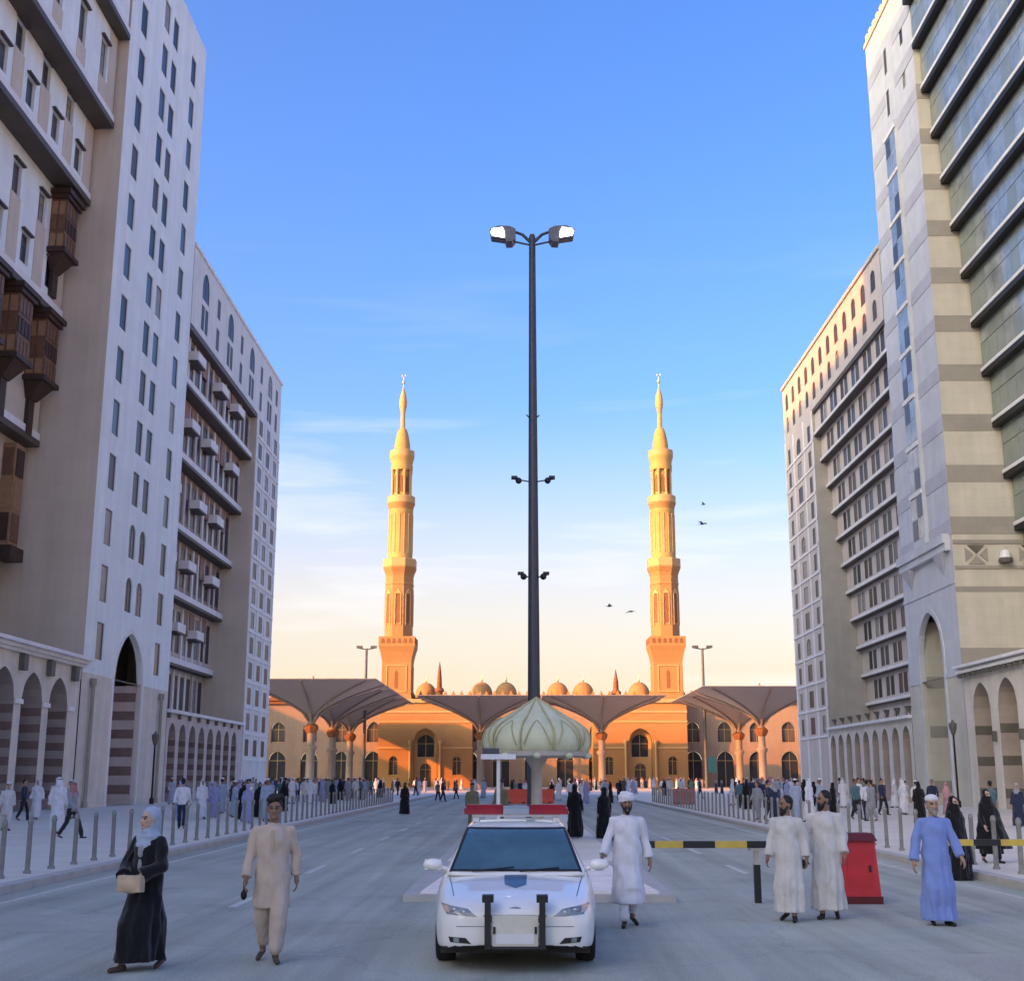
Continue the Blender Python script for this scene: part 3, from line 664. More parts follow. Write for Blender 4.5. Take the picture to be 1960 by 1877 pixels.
for i, v in enumerate(fv):
    z1 = 36.45-2.56*i; z0 = z1-2.56; hol = []
    for u in (94.1, 97.9, 101.7, 105.5, 109.3, 113.1):
        hol += [(u-1.25, u-.12, z0+.48, z0+2.15), (u+.12, u+1.25, z0+.48, z0+2.15)]
    hol = [h for h in hol if h[1] < fr-.3]
    wall('wall', Fb, m_far, street(R_, v), f0, fr, z0, z1, hol, .25); windows_in(Fb, R_, v, hol, 'plain', .05, (m_p2, m_p1, m_p1, m_p3))
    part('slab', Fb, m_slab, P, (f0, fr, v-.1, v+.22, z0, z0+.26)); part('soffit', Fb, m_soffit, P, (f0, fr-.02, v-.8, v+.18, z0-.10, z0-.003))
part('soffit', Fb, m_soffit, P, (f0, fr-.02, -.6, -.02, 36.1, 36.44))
zl = 36.45-2.56*11
hol = [(u-.5, u+.5, 6.9, zl-.6) for u in (94, 97, 100, 103, 106, 109, 112, 115)]
wall('wall', Fb, m_podP, street(R_, -3.9), f0, fr, 6.3, zl, hol, .25); windows_in(Fb, R_, -3.9, hol, 'plain', .18)
wall('end_wall', Fb, m_beigeD, facing(R_, fr), -20, 0, .13, 36.45, (), .3)
hol = []
for k in range(12):
    zz = 5.9+2.53*k
    for j, u in enumerate((118.4, 123.0, 127.4)): hol.append((u-(.95 if j == 1 else .6), u+(.95 if j == 1 else .6), zz, zz+1.6) + ((zz+1.05,) if j == 1 and k % 4 == 3 else ()))
wall('end_block_wall', Fb, m_far, street(R_, .0015), fr, f1, .13, 36.45, hol, .3); windows_in(Fb, R_, 0, hol, 'plain', .06, (m_p2, m_p1, m_p1))
for k in range(0, 12, 1): part('string_course', Fb, m_slab, P, (fr, f1+.02, 0, .09, 5.5+2.53*k, 5.7+2.53*k))
for u in (116.8, 120.6, 125.3, 129.1): part('pilaster', Fb, m_slab, P, (u-.2, u+.2, 0, .06, .13, 36.4))
wall('far_wall', Fb, m_beigeD, lambda a, z, d: P(f1-d, a, z), -20, 0, .13, FH, (), .3)
part('rear_block', Fb, m_beigeD, P, (f0+.1, f1-.1, -20, -5.4, .13, FH-.4))
cF = [f0+1.6+2.75*k for k in range(9)]
arcade(Fb, R_, f0, fr, cF, 1.75, 5.6, 4.7, 6.1, 4, m_pod, m_charc, 3, -3.4, stripes=False, pier_t=.7)
part('cornice', Fb, m_slab, P, (f0, fr, -.1, .3, 6.1, 6.32)); part('podium_roof', Fb, m_beigeD, P, (f0, fr, -4.0, -.1, 6.12, 6.28))
for u in [f0+.25+2.75*k for k in range(9)]:
    b = MB(); b.add([P(u-.4,0,6.95),P(u+.4,0,6.95),P(u+.4,.3,6.95),P(u-.4,.3,6.95),P(u,0,6.35)], [(0,1,2,3),(0,1,4),(1,2,4),(2,3,4),(3,0,4)]); b.build('corbel', m_charc, Fb)

# ---------------------------------------------------------------- the mosque: wall, gates, minarets, domes
m_mos = mat('mosque granite', (.36, .195, .07), .75, .08, .25, .1, 8, joint=(1.6, .8, .08, False))
m_mosD = mat('mosque red granite', (.21, .09, .035), .75, .1, .3, joint=(1.6, .8, .1, False))
m_mosW = mat('mosque granite shaded tone', (.30, .215, .15), .75, .1, .25, .1, 8, joint=(1.6, .8, .1, False), streak=.15)  # same wall stone, duller: shade behind the parasols put into the colour
m_mosU = mat('minaret stone sunlit tone', (.44, .29, .095), .75, .1, .5, .1, 8, joint=(1.2, .6, .1, False))  # yellower light on the upper minarets, put into the stone colour
m_trim = mat('mosque marble trim', (.47, .30, .125), .6, .06, .5)
m_gold = mat('brass', (.55, .42, .18), .35, .1, 2.0, metal=.8)
Mo = thing('mosque_building', 'long pink granite mosque wall with arched gates and a cornice', 'mosque', (2, 246, 0))
YW = 240.0
pl = lambda a, z, d: (a, YW+d, z)
hol = []; gx = (-17.8, 21.6)
xs = [x for x in range(-112, 113, 6)]
for x in xs:
    if min(abs(x-g) for g in gx) > 7.5:
        hol += [(x-1.6, x+1.6, .0, 6.6, 5.2), (x-1.3, x+1.3, 8.2, 12.0, 10.9)]
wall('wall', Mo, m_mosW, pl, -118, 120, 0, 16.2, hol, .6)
for h in hol: window(Mo, ((h[0]+h[1])/2, YW, h[2]), 0, h[1]-h[0], h[3]-h[2], 'arch', m_p2 if h[2] > 1 else m_p1, m_gold, .5)
b = MB(); b.box(-118, 120, YW-.5, YW, 15.3, 15.9); b.box(-118, 120, YW-.8, YW, 15.9, 16.5); b.build('cornice', m_mosD, Mo, norm=False)
b = MB(); b.box(-118, 120, YW+.05, YW+60, 15.8, 16.15); b.build('roof', m_trim, Mo, norm=False)
mer = MB().prism([(-.55,0),(.55,0),(.55,.5),(.3,.5),(.3,.85),(.12,.85),(.12,1.2),(-.12,1.2),(-.12,.85),(-.3,.85),(-.3,.5),(-.55,.5)], lambda a, z, d: (a, d, z), 0, .35).mesh('merlon', m_mos)
for k in range(100): put('merlon', mer, Mo, Matrix.Translation((-75+1.55*k, YW-.75, 16.5)))
for gc in gx:                                        # gate: projecting block with one tall arch and a smaller door in it
    y0 = YW-6; w = 8.6
    g = lambda a, z, d: (a, y0+d, z)
    b = MB(); b.box(gc-w, gc+w, y0+.05, YW-.02, 15.0, 15.2); ob = b.build('gate', m_trim, Mo, norm=False)
    wall('gate_front', ob, m_mos, g, gc-w, gc+w, 0, 15.0, [(gc-2.1, gc+2.1, 0, 10.6, 8.4), (gc-6.6, gc-5.0, 2.2, 5.6, 4.8), (gc+5.0, gc+6.6, 2.2, 5.6, 4.8)], 1.4, m_mosD)
    for sg in (-1, 1):
        wall('gate_cheek', ob, m_mos, (lambda a, z, d, sg=sg: (gc+sg*(w-d), a, z)), y0, YW-.02, 0, 15.0, (), .5)
        window(ob, (gc+sg*5.8, y0, 2.2), 0, 1.6, 3.4, 'arch', m_p2, m_gold, .6)
    wall('gate_back', ob, m_trim, (lambda a, z, d: (a, y0+1.5+d, z)), gc-2.6, gc+2.6, 0, 11.2, [(gc-1.1, gc+1.1, 0, 4.4, 3.4), (gc-1.6, gc+1.6, 5.4, 9.6, 8.4)], .4)
    window(ob, (gc, y0+1.5, 5.4), 0, 3.2, 4.2, 'arch', m_p1, m_gold, .3); window(ob, (gc, y0+1.5, 0.0), 0, 2.2, 4.4, 'arch', m_p2, m_gold, .3)
    b = MB(); b.box(gc-w-.3, gc+w+.3, y0-.35, y0+.3, 15.2, 15.9); b.build('gate_cornice', m_trim, ob, norm=False)
    for zc_ in (6.9, 11.6, 13.4):
        for (xa, xb) in (((gc-w-.1, gc-2.95), (gc+2.95, gc+w+.1)) if zc_ < 11 else ((gc-w-.1, gc+w+.1),)):
            b = MB(); b.box(xa, xb, y0-.12, y0-.002, zc_, zc_+.35); b.build('string_course', m_trim, ob, norm=False)
    for q in (-2.75, 2.75):
        b = MB(); b.lathe([(.3, 0), (.3, .6), (.22, .7), (.22, 7.6), (.36, 8.0), (.36, 8.4)], 12, (gc+q, y0-.3)); b.build('gate_column', m_trim, ob, smooth=40)

def minaret(x, y, label):
    t = thing('minaret', label, 'minaret', (x, y, 0), group='twin minarets over the mosque gates')
    q = math.pi/4; s2 = math.sqrt(2)
    def bld(nm, prof, n, m, rot=0, sm=None, par=None): b = MB(); b.lathe(prof, n, (x, y), 0, rot); return b.build(nm, m, par or t, smooth=sm)
    # square base with a slit and a recessed panel on each face
    base = bld('base', [(2.75*s2, 0), (2.75*s2, 16), (2.65*s2, 16.3), (2.65*s2, 22.3)], 4, m_mos, q)
    for k in range(4):
        a = k*math.pi/2; c, s = math.cos(a), math.sin(a)
        f = lambda p, z, d: (x+c*(2.65+d)-s*p, y+s*(2.65+d)+c*p, z)
        b = MB(); b.prism([(-.32,17.6),(.32,17.6),(.32,20.4),(0,21.0),(-.32,20.4)], f, -.02, .03); b.build('slit_window', m_mosD, base)
        b = MB()
        for (p0, p1, z0, z1) in ((-1.9,-1.65,16.9,21.8),(1.65,1.9,16.9,21.8),(-1.65,1.65,16.9,17.1),(-1.65,1.65,21.6,21.8)):
            b.prism([(p0,z0),(p1,z0),(p1,z1),(p0,z1)], f, 0, .12)
        b.build('panel_frame', m_trim, base)
    bld('corbel', [(2.65*s2, 22.3), (2.75*s2, 23.0), (3.0*s2, 24.2), (3.3*s2, 25.2), (3.3*s2, 25.5)], 4, m_mos, q)
    bal = bld('balcony', [(3.3*s2, 25.5), (3.3*s2, 26.9), (3.15*s2, 27.0)], 4, m_mos, q)
    for k in range(4):
        a = k*math.pi/2; c, s = math.cos(a), math.sin(a); f = lambda p, z, d: (x+c*(3.3+d)-s*p, y+s*(3.3+d)+c*p, z)
        for j in range(6):
            p = -2.5+j; b = MB(); b.prism([(p-.3,25.75),(p+.3,25.75),(p+.3,26.4),(p,26.7),(p-.3,26.4)], f, -.02, .05); b.build('balcony_panel', m_mosD, bal)
    r8 = 1/math.cos(math.pi/8); o8 = math.pi/8
    bld('shaft', [(2.5*r8, 27), (2.5*r8, 36.6), (2.6*r8, 36.9), (2.5*r8, 37.2), (2.5*r8, 38.4)], 8, m_mos, o8)
    for k in range(8):
        a = k*math.pi/4; c, s = math.cos(a), math.sin(a); f = lambda p, z, d: (x+c*(2.5+d)-s*p, y+s*(2.5+d)+c*p, z)
        b = MB(); b.prism([(-.42,29.6),(.42,29.6),(.42,34.2),(.25,34.9),(0,35.2),(-.25,34.9),(-.42,34.2)], f, -.02, .03); w_ = b.build('blind_arch', m_mosD, t)
        b = MB(); b.prism([(-.62,29.2),(-.45,29.2),(-.45,35.0),(-.62,35.0)], f, 0, .14); b.prism([(.45,29.2),(.62,29.2),(.62,35.0),(.45,35.0)], f, 0, .14); b.prism([(-.62,35.0),(.62,35.0),(0,36.0)], f, 0, .14); b.build('arch_frame', m_trim, w_)
    bld('corbel', [(2.5*r8, 38.4), (2.65*r8, 39.0), (3.0*r8, 39.9), (3.0*r8, 40.2)], 8, m_mos, o8)
    bld('balcony', [(3.0*r8, 40.2), (3.0*r8, 41.6), (2.85*r8, 41.7)], 8, m_trim, o8)
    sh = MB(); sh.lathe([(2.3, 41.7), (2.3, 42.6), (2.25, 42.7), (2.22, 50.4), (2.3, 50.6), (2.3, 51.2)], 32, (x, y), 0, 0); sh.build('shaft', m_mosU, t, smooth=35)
    for k in range(16):
        a = 2*math.pi*k/16; b = MB(); b.lathe([(.10, 42.8), (.10, 50.3)], 6, (x+2.24*math.cos(a), y+2.24*math.sin(a))); b.build('rib', m_trim, t, norm=False)
    bld('corbel', [(2.3, 51.2), (2.4, 51.8), (2.62, 52.3), (2.62, 52.5)], 24, m_mos, 0, 35); bld('balcony', [(2.62, 52.5), (2.62, 53.7), (2.5, 53.8)], 24, m_trim, 0, 35)
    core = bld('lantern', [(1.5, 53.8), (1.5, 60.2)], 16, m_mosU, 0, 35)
    for k in range(8):
        a = 2*math.pi*(k+.5)/8; cx, cy = x+1.78*math.cos(a), y+1.78*math.sin(a)
        b = MB(); b.lathe([(.3, 53.8), (.3, 54.2), (.22, 54.3), (.22, 58.2), (.34, 58.6), (.34, 58.9)], 8, (cx, cy)); b.build('lantern_column', m_trim, t, smooth=35)
        a = 2*math.pi*k/8; c, s = math.cos(a), math.sin(a); f = lambda p, z, d: (x+c*(1.5+d)-s*p, y+s*(1.5+d)+c*p, z)
        b = MB(); b.prism([(-.32,54.6),(.32,54.6),(.32,57.2),(0,58.0),(-.32,57.2)], f, -.05, .06); b.build('lantern_opening', m_mosD, core)
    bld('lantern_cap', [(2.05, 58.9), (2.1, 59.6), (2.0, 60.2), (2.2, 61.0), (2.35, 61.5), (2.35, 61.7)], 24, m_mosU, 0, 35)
    bld('balcony', [(2.35, 61.7), (2.35, 62.7), (2.2, 62.8)], 24, m_trim, 0, 35)
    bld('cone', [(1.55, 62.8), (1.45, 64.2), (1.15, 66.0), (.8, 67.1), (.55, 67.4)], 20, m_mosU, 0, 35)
    bld('spire', [(.46, 67.4), (.40, 70.0), (.48, 70.7), (.70, 71.8), (.74, 72.7), (.58, 73.9), (.26, 75.1), (.08, 75.8)], 18, m_trim, 0, 40)
    fin = bld('finial', [(.08, 75.8), (.08, 76.3), (.3, 76.5), (.3, 76.8), (.08, 77.0), (.06, 77.8)], 10, m_gold, 0, 40)
    b = MB(); n = 14; pts = [(x+.5*math.cos(R(-60+300*i/n+90)), y, 78.3+.5*math.sin(R(-60+300*i/n+90))) for i in range(n+1)]
    b.tube([(x+.3*math.cos(R(120+300*i/n)), y, 78.1+.3*math.sin(R(120+300*i/n))) for i in range(n+1)], [.02+.05*math.sin(math.pi*i/n) for i in range(n+1)], 6); b.build('crescent', m_gold, fin)
    t.scale = (1.03, 1.03, 1.022)
minaret(-23.5, 238.4, 'tall golden minaret above the mosque gate on the white tower side')
minaret(27.2, 238.4, 'tall golden minaret above the mosque gate on the glass hotel side')
for (px, r, zz, big) in ((-19.0, 2.1, 16.15, 1), (-8.0, 2.2, 16.15, 1), (-3.2, 2.2, 16.15, 1), (7.0, 2.2, 16.15, 1), (12.0, 2.2, 16.15, 1), (23.0, 2.2, 16.15, 1)):
    y = 255
    t = thing('roof_dome', 'small sand coloured dome on the mosque roof', 'dome', (px*1.02, y, zz), group='domes along the mosque roof'); x = px*1.02
    b = MB(); b.lathe([(r*1.02, zz), (r*1.02, zz+1.5), (r*1.08, zz+1.6), (r*1.08, zz+1.8)], 20, (x, y)); b.build('drum', m_mos, t, smooth=40)
    b = MB(); b.lathe([(r*math.cos(R(a))*1.0, zz+1.8+r*1.15*math.sin(R(a))) for a in (0, 15, 30, 45, 60, 72, 82, 88)], 20, (x, y)); b.build('shell', m_mos, t, smooth=50)
    b = MB(); b.lathe([(.12, zz+1.8+r*1.12), (.2, zz+2.2+r*1.15), (.04, zz+3.2+r*1.15)], 8, (x, y)); b.build('finial', m_gold, t)
for (x, y, h, r, lab) in ((-16.5, 252, 24.3, .75, 'slim dark roof turret near the gold minaret on the white tower side'), (19.2, 260, 23.4, .85, 'pointed dark roof spire between the domes and a minaret')):
    t = thing('roof_turret', lab, 'turret', (x, y, 16.15))
    b = MB(); b.lathe([(r, 16.15), (r*.9, 18.2), (r*1.3, 18.5), (r*1.1, 19.0), (r*.7, 19.2), (r*.6, 20.8)], 12, (x, y)); b.build('shaft', m_mosD, t, smooth=40)
    b = MB(); b.lathe([(r*.62, 20.8), (r*.4, h-1.6), (.05, h)], 12, (x, y)); b.build('cap', m_mosD, t, smooth=40)

# giant plaza parasols, opened like shallow funnels
m_can = mat('parasol membrane', (.26, .245, .245), .8, .06, .3, fabric=.2)
m_colm = mat('parasol column stone', (.26, .215, .18), .6, .1, 1.0)
def parasol(s, zc, ze):
    t = thing('plaza_parasol', '', 'parasol', (0, 0, 0), group='giant parasols in front of the mosque')
    n = 24; b = MB(); vs = []; fs = []
    for d in (0, .08):
        for i in range(n+1):
            for j in range(n+1):
                a, c = -1+2*i/n, -1+2*j/n; rho = (abs(a)**5+abs(c)**5)**.2
                rho2 = math.hypot(a, c)
                z = zc+(ze-zc)*min(1.0, rho)**.55 + .35*math.sin(math.pi*min(1, rho2))*0
                sag = .5*(1-abs(abs(a)-abs(c)))*rho*0
                vs.append((a*s, c*s, z+d-sag))
    m_ = (n+1)*(n+1)
    for i in range(n):
        for j in range(n):
            q = i*(n+1)+j; fs.append((q, q+n+1, q+n+2, q+1)); fs.append((m_+q, m_+q+1, m_+q+n+2, m_+q+n+1))
    for i in range(n):
        for (p, q) in ((i, i+1), (n*(n+1)+i, n*(n+1)+i+1), (i*(n+1), (i+1)*(n+1)), (i*(n+1)+n, (i+1)*(n+1)+n)): fs.append((p, q, q+m_, p+m_))
    b.add(vs, fs); sub('canopy', b.mesh('canopy', m_can, smooth=60), t)
    b = MB(); b.lathe([(1.1, 0), (1.1, .9), (.75, 1.1), (.62, 1.3), (.6, 5.4), (.85, 5.7), (.85, 6.0), (.55, 6.3), (.55, zc), (.4, ze-.5), (.1, ze+1.2)], 12); sub('column', b.mesh('column', m_colm, smooth=40), t)
    b = MB(); b.lathe([(.7, zc-1.1), (1.0, zc-.5), (1.0, zc-.2), (.7, zc+.1)], 8); sub('hub', b.mesh('hub', m_mosD, smooth=40), t)
    am = MB()
    for k in range(8):
        a = k*math.pi/4; L = s*(1.0 if k % 2 == 0 else 1.2)
        pts = []
        for i in range(9):
            q = i/8; c_, s_ = math.cos(a)*L*q/s, math.sin(a)*L*q/s; rho = min(1, (abs(c_)**5+abs(s_)**5)**.2)
            pts.append((c_*s, s_*s, zc+(ze-zc)*rho**.55-.14))
        am = MB(); am.tube(pts, [.16-.08*i/8 for i in range(9)], 6); sub('arm', am.mesh('arm', m_colm, smooth=50, norm=False), t)
    return t
par0 = parasol(10.0, 9.0, 14.6); KIDS[par0] = list(par0.children)
spots = [(-29.5, 178, 'in the row by the far hotel, nearest that hotel'), (-29.5, 198.3, 'second in the row by the far hotel'), (-29.5, 218.6, 'last of the row by the far hotel, before the gate'),
         (-7.0, 213, 'between the gates, on the white tower side'), (13.2, 213, 'between the gates, on the glass hotel side'),
         (36, 192.5, 'in the row by the ribbed hotel, nearest that hotel'), (36, 212.8, 'second in the row by the ribbed hotel, before the gate'),
         (-50, 178, 'outer row beyond the far hotel'), (56.4, 192.5, 'outer row beyond the ribbed hotel')]
for i, (x, y, w) in enumerate(spots):
    o = par0 if i == 0 else copy_tree(par0); o.location = (x, y, .008); o['label'] = 'giant grey funnel parasol ' + w
# ---------------------------------------------------------------- street furniture
m_pole = mat('blue grey painted steel', (.06, .065, .085), .45, .1, 2.0, metal=.3)
m_steel = mat('grey steel', (.10, .105, .11), .5, .15, 3.0, metal=.3)
m_boll = mat('bollard grey', (.21, .205, .19), .55, .2, 6.0, .1, 30)
m_lamp = emis('lit lamp lens', (1.0, .97, .95), 3.0)
m_red = mat('red plastic', (.58, .07, .03), .5, .15, 3.0)
m_redD = mat('deep red painted metal', (.50, .025, .035), .45, .15, 3.0)
m_redX = mat('dark red metal', (.10, .008, .012), .5, .15, 3.0)
m_whp = mat('white painted metal', (.62, .63, .65), .5, .06, 3.0)
m_yel = mat('yellow paint', (.52, .37, .07), .5, .15, 5.0)
m_blk = mat('black paint', (.014, .015, .018), .5, .15, 5.0)

m_flood = mat('grey floodlight housing', (.11, .115, .13), .45, .15, 3.0, metal=.4)
def lerp(tab, y):
    for (a, b_), (c, d) in zip(tab, tab[1:]):
        if a <= y <= c: t_ = (y-a)/(c-a); t_ = t_*t_*(3-2*t_)*.35+t_*.65; return b_+(d-b_)*t_
    return tab[0][1] if y < tab[0][0] else tab[-1][1]
# lamp mast on the median
t = thing('lamp_mast', 'very tall dark lamp mast with two lit floodlight heads', 'lamp', (.55, 60, .14))
x, y = .55, 60
b = MB(); b.lathe([(.42, .14), (.42, .35), (.34, .5), (.29, 6), (.255, 12), (.21, 20), (.165, 29.0), (.12, 29.15)], 16, (x, y)); b.build('pole', m_pole, t, smooth=40)
for sg in (-1, 1):
    b = MB(); b.tube([(x+sg*.1, y, 28.75), (x+sg*.5, y, 29.15), (x+sg*1.0, y, 29.35)], [.09, .08, .07], 8); b.tube([(x+sg*.1, y-.05, 28.55), (x+sg*.95, y-.05, 28.75)], .05, 6); b.build('arm', m_pole, t, smooth=50)
    b = MB(); pr = [(0, 28.85), (.16, 28.62), (.48, 28.6), (.55, 28.84), (1.25, 28.95), (1.32, 29.28), (.9, 29.48), (.3, 29.45), (0, 29.3)]
    b.prism([(x+sg*(.85+a), z) for a, z in pr], lambda a, z, d: (a, d, z), y-.42, y+.42); o = b.build('floodlight', m_flood, t)
    b = MB(); b.prism([(x+sg*(1.42+a), z) for a, z in ((0, 28.80), (.62, 28.91), (.68, 29.04), (0, 29.03))], lambda a, z, d: (a, d, z), y-.47, y-.425)
    b.prism([(x+sg*(1.42+a), z) for a, z in ((0, 29.1), (.70, 29.1), (.62, 29.28), (.1, 29.35))], lambda a, z, d: (a, d, z), y-.47, y-.425); b.build('lens', m_lamp, o)
for (z, w, big) in ((19.4, .32, 0), (16.15, 1.08, 1), (11.4, .72, 1)):
    b = MB(); r = .27
    b.tube([(x-w, y, z+.12), (x-r*.6, y, z-.05), (x+r*.6, y, z-.05), (x+w, y, z+.10)], .035, 6); o = b.build('camera_bracket', m_pole, t)
    if big:
        for sg in (-1, 1):
            b = MB(); b.ell((x+sg*w*.66, y-.12, z-.02), (.16, .2, .16), 10, 7); b.box(x+sg*w*.85-.15, x+sg*w*.85+.15, y-.25, y+.1, z+.08, z+.2); b.build('security_camera', m_blk, o)

# guard shelter shaped like a mushroom
m_dome = mat('pale green fibreglass', (.58, .60, .41), .5, .12, 2.0, .05, 10, streak=.12)
m_domeR = mat('green grey rib', (.40, .37, .20), .6, .1, 2.0)
m_cream = mat('cream post', (.40, .36, .31), .6, .1, 2.0)
x, y = .42, 38.0
t = thing('guard_shelter', 'mushroom shaped guard shelter with a pale green lobed dome on a post', 'shelter', (x, y, .14))
prof = [(1.50, 2.68), (1.58, 2.78), (1.62, 2.95), (1.60, 3.15), (1.50, 3.35), (1.25, 3.55), (.92, 3.72), (.55, 3.95), (.32, 4.1), (.16, 4.2), (.02, 4.3)]
NL = 10
b = MB(); b.lathe(prof, 60, (x, y), 0, 0, lambda a, z: 1-.045*abs(math.sin(a*NL/2))**.0*(abs(math.cos(a*NL/2))**6)); o = b.build('dome', m_dome, t, smooth=40)
for k in range(NL):
    a = 2*math.pi*k/NL; b = MB(); b.tube([(x+r*.985*math.cos(a), y+r*.985*math.sin(a), z) for r, z in prof], [.035]*10+[.02], 6); b.build('rib', m_domeR, o, smooth=50, norm=False)
for k in range(NL):                             # pointed petal outline on every lobe
    a = 2*math.pi*(k+.5)/NL; h_ = math.pi/NL*.78; b = MB(); pts = []
    for i in range(13):
        q = -1+2*i/12; zz = 2.86+.72*(1-abs(q)**1.6); rr = lerp(sorted((z_, r_) for r_, z_ in prof), zz); pts.append((x+(rr+.012)*math.cos(a+h_*q), y+(rr+.012)*math.sin(a+h_*q), zz))
    b.tube(pts, .022, 5); b.build('petal_moulding', m_domeR, o, smooth=50, norm=False)
b = MB(); b.lathe([(1.45, 2.55), (1.56, 2.58), (1.56, 2.70), (1.4, 2.72)], 40, (x, y)); b.build('rim', m_cream, t, smooth=40)
for k in range(NL):
    a = 2*math.pi*(k+.5)/NL; b = MB(); b.ell((x+1.56*math.cos(a), y+1.56*math.sin(a), 2.58), (.12, .12, .09), 8, 6); b.build('rim_boss', m_dome, t, smooth=60)
b = MB(); b.lathe([(1.45, 2.54), (1.45, 2.56)], 30, (x, y)); b.build('ceiling', m_bandR, t)
b = MB(); b.lathe([(.26, .14), (.26, .35), (.17, .42), (.16, 2.2), (.3, 2.45), (.32, 2.54)], 16, (x, y)); b.build('post', m_cream, t, smooth=40)
# T shaped post
x, y = -.58, 31.0
t = thing('barrier_sign_post', 'white T shaped post with a flat white top panel behind the police car', 'post', (x, y, .14))
b = MB(); b.lathe([(.12, .14), (.12, .3), (.045, .34), (.045, 2.4)], 10, (x, y)); b.build('pole', m_whp, t, smooth=40)
b = MB(); b.box(x-.42, x+.42, y-.12, y+.12, 2.4, 2.52); b.build('top_panel', m_whp, t); b = MB(); b.box(x-.38, x+.02, y-.08, y+.08, 2.52, 2.66); b.build('lamp_box', m_pole, t)

# T lamps far off in the plaza
def tlamp(x, y, h, lab):
    t = thing('plaza_lamp', lab, 'lamp', (x, y, .008))
    b = MB(); b.lathe([(.35, .01), (.3, 1), (.2, h)], 10, (x, y)); b.build('pole', m_steel, t, smooth=40)
    b = MB(); b.tube([(x-1.5, y, h+.1), (x, y, h-.2), (x+1.5, y, h+.1)], .1, 6); b.build('crossarm', m_steel, t)
    for sg in (-1, 1): b = MB(); b.box(x+sg*1.2-.5, x+sg*1.2+.5, y-.3, y+.3, h+.05, h+.45); b.build('floodlight', m_steel, t)
tlamp(-26.5, 214, 23.2, 'slim grey plaza lamp rising behind the parasols on the white tower side')
tlamp(30.6, 214, 23.2, 'slim grey plaza lamp rising behind the parasols on the glass hotel side')
# lamp standards at the arcades
def standard(x, y, h, lab):
    t = thing('street_lamp', lab, 'lamp', (x, y, .13))
    b = MB(); b.lathe([(.16, .13), (.16, .5), (.07, .6), (.06, h-.8), (.1, h-.75)], 10, (x, y)); b.build('pole', m_blk, t, smooth=40)
    b = MB(); b.lathe([(.12, h-.75), (.24, h-.35), (.26, h-.1), (.12, h), (.04, h+.15)], 8, (x, y)); b.build('lantern', m_charc, t)
standard(26.9, 79.9, 5.3, 'black lantern post by the corner of the banded stone tower')
standard(-25.6, 88.9, 4.9, 'black lantern post beside the big arch of the white tower')

# bollards along both pavement edges
b = MB(); b.lathe([(.075, 0), (.075, .05), (.052, .07), (.047, .95), (.058, .965), (.058, 1.0), (.045, 1.05), (.02, 1.08)], 12); bm_ = b.mesh('bollard', m_boll, smooth=40)
for sg, lab in ((-1, "grey steel bollard in the row along the white tower's pavement"), (1, "grey steel bollard in the row along the glass hotel's pavement")):
    for k in range(56):
        y = 24.4+1.32*k + random.uniform(-.04, .04)
        o = tag(put('bollard', bm_, None, Matrix.Translation((sg*9.78, y, .13)) @ Matrix.Rotation(random.uniform(-.025, .025), 4, 'Y')), lab, 'bollard', 'bollards along the pavement')

# boom barrier with red cabinet
t = thing('boom_barrier', 'boom barrier with a red cabinet and yellow and black striped arm', 'barrier', (5.44, 21.3, .004))
def rbox(mb, x0, x1, y0, y1, z0, z1, ins):
    mb.add([(x0,y0,z0),(x1,y0,z0),(x1,y1,z0),(x0,y1,z0),(x0+ins,y0+ins,z1),(x1-ins,y0+ins,z1),(x1-ins,y1-ins,z1),(x0+ins,y1-ins,z1)], [(0,3,2,1),(4,5,6,7),(0,1,5,4),(1,2,6,5),(2,3,7,6),(3,0,4,7)])
b = MB(); rbox(b, 5.12, 5.76, 21.1, 21.55, .10, .98, .05); cab = b.build('cabinet', m_redD, t)
b = MB(); b.box(5.10, 5.78, 21.08, 21.57, .004, .12); b.build('plinth', m_redX, cab); b = MB(); rbox(b, 5.14, 5.74, 21.08, 21.57, .98, 1.10, .06); b.build('lid', m_redX, cab)
b = MB(); b.box(5.24, 5.64, 21.108, 21.125, .25, .80); b.build('door', m_redD, cab)
b = MB(); b.box(5.58, 5.62, 21.09, 21.11, .5, .6); b.build('handle', m_blk, cab)
b = MB(); b.lathe([(.06, 21.3), (.06, 21.31)], 8)
b = MB(); b.box(5.02, 5.13, 21.2, 21.4, .78, .98); b.build('arm_clamp', m_blk, t)
segs = [(2.02, 2.16, 1), (2.16, 2.62, 0), (2.62, 3.14, 1), (3.14, 3.66, 0), (3.66, 4.14, 1), (4.14, 4.62, 0), (4.62, 5.1, 1)]
for (a, c, k) in segs: b = MB(); b.box(a, c-.002, 21.24, 21.32, .86, .97); b.build('arm_stripe', m_blk if k else m_yel, t)
b = MB(); b.box(3.76, 3.86, 21.23, 21.33, .004, .60); po = b.build('arm_rest', m_blk, t); b = MB(); b.box(3.77, 3.85, 21.24, 21.32, .60, .82); b.box(3.70, 3.92, 21.2, 21.36, .82, .858); b.build('fork', m_cream, po)
t = thing('boom_barrier', 'striped boom arm lying across in front of the two veiled women by the kerb', 'barrier', (8.2, 21.6, .004))
for i in range(5): b = MB(); b.box(7.02+.45*i, 7.468+.45*i, 21.6, 21.68, .88, .98); b.build('arm_stripe', m_blk if i % 2 else m_yel, t)
b = MB(); b.box(8.85, 8.95, 21.58, 21.7, .004, .88); b.build('arm_rest', m_blk, t)

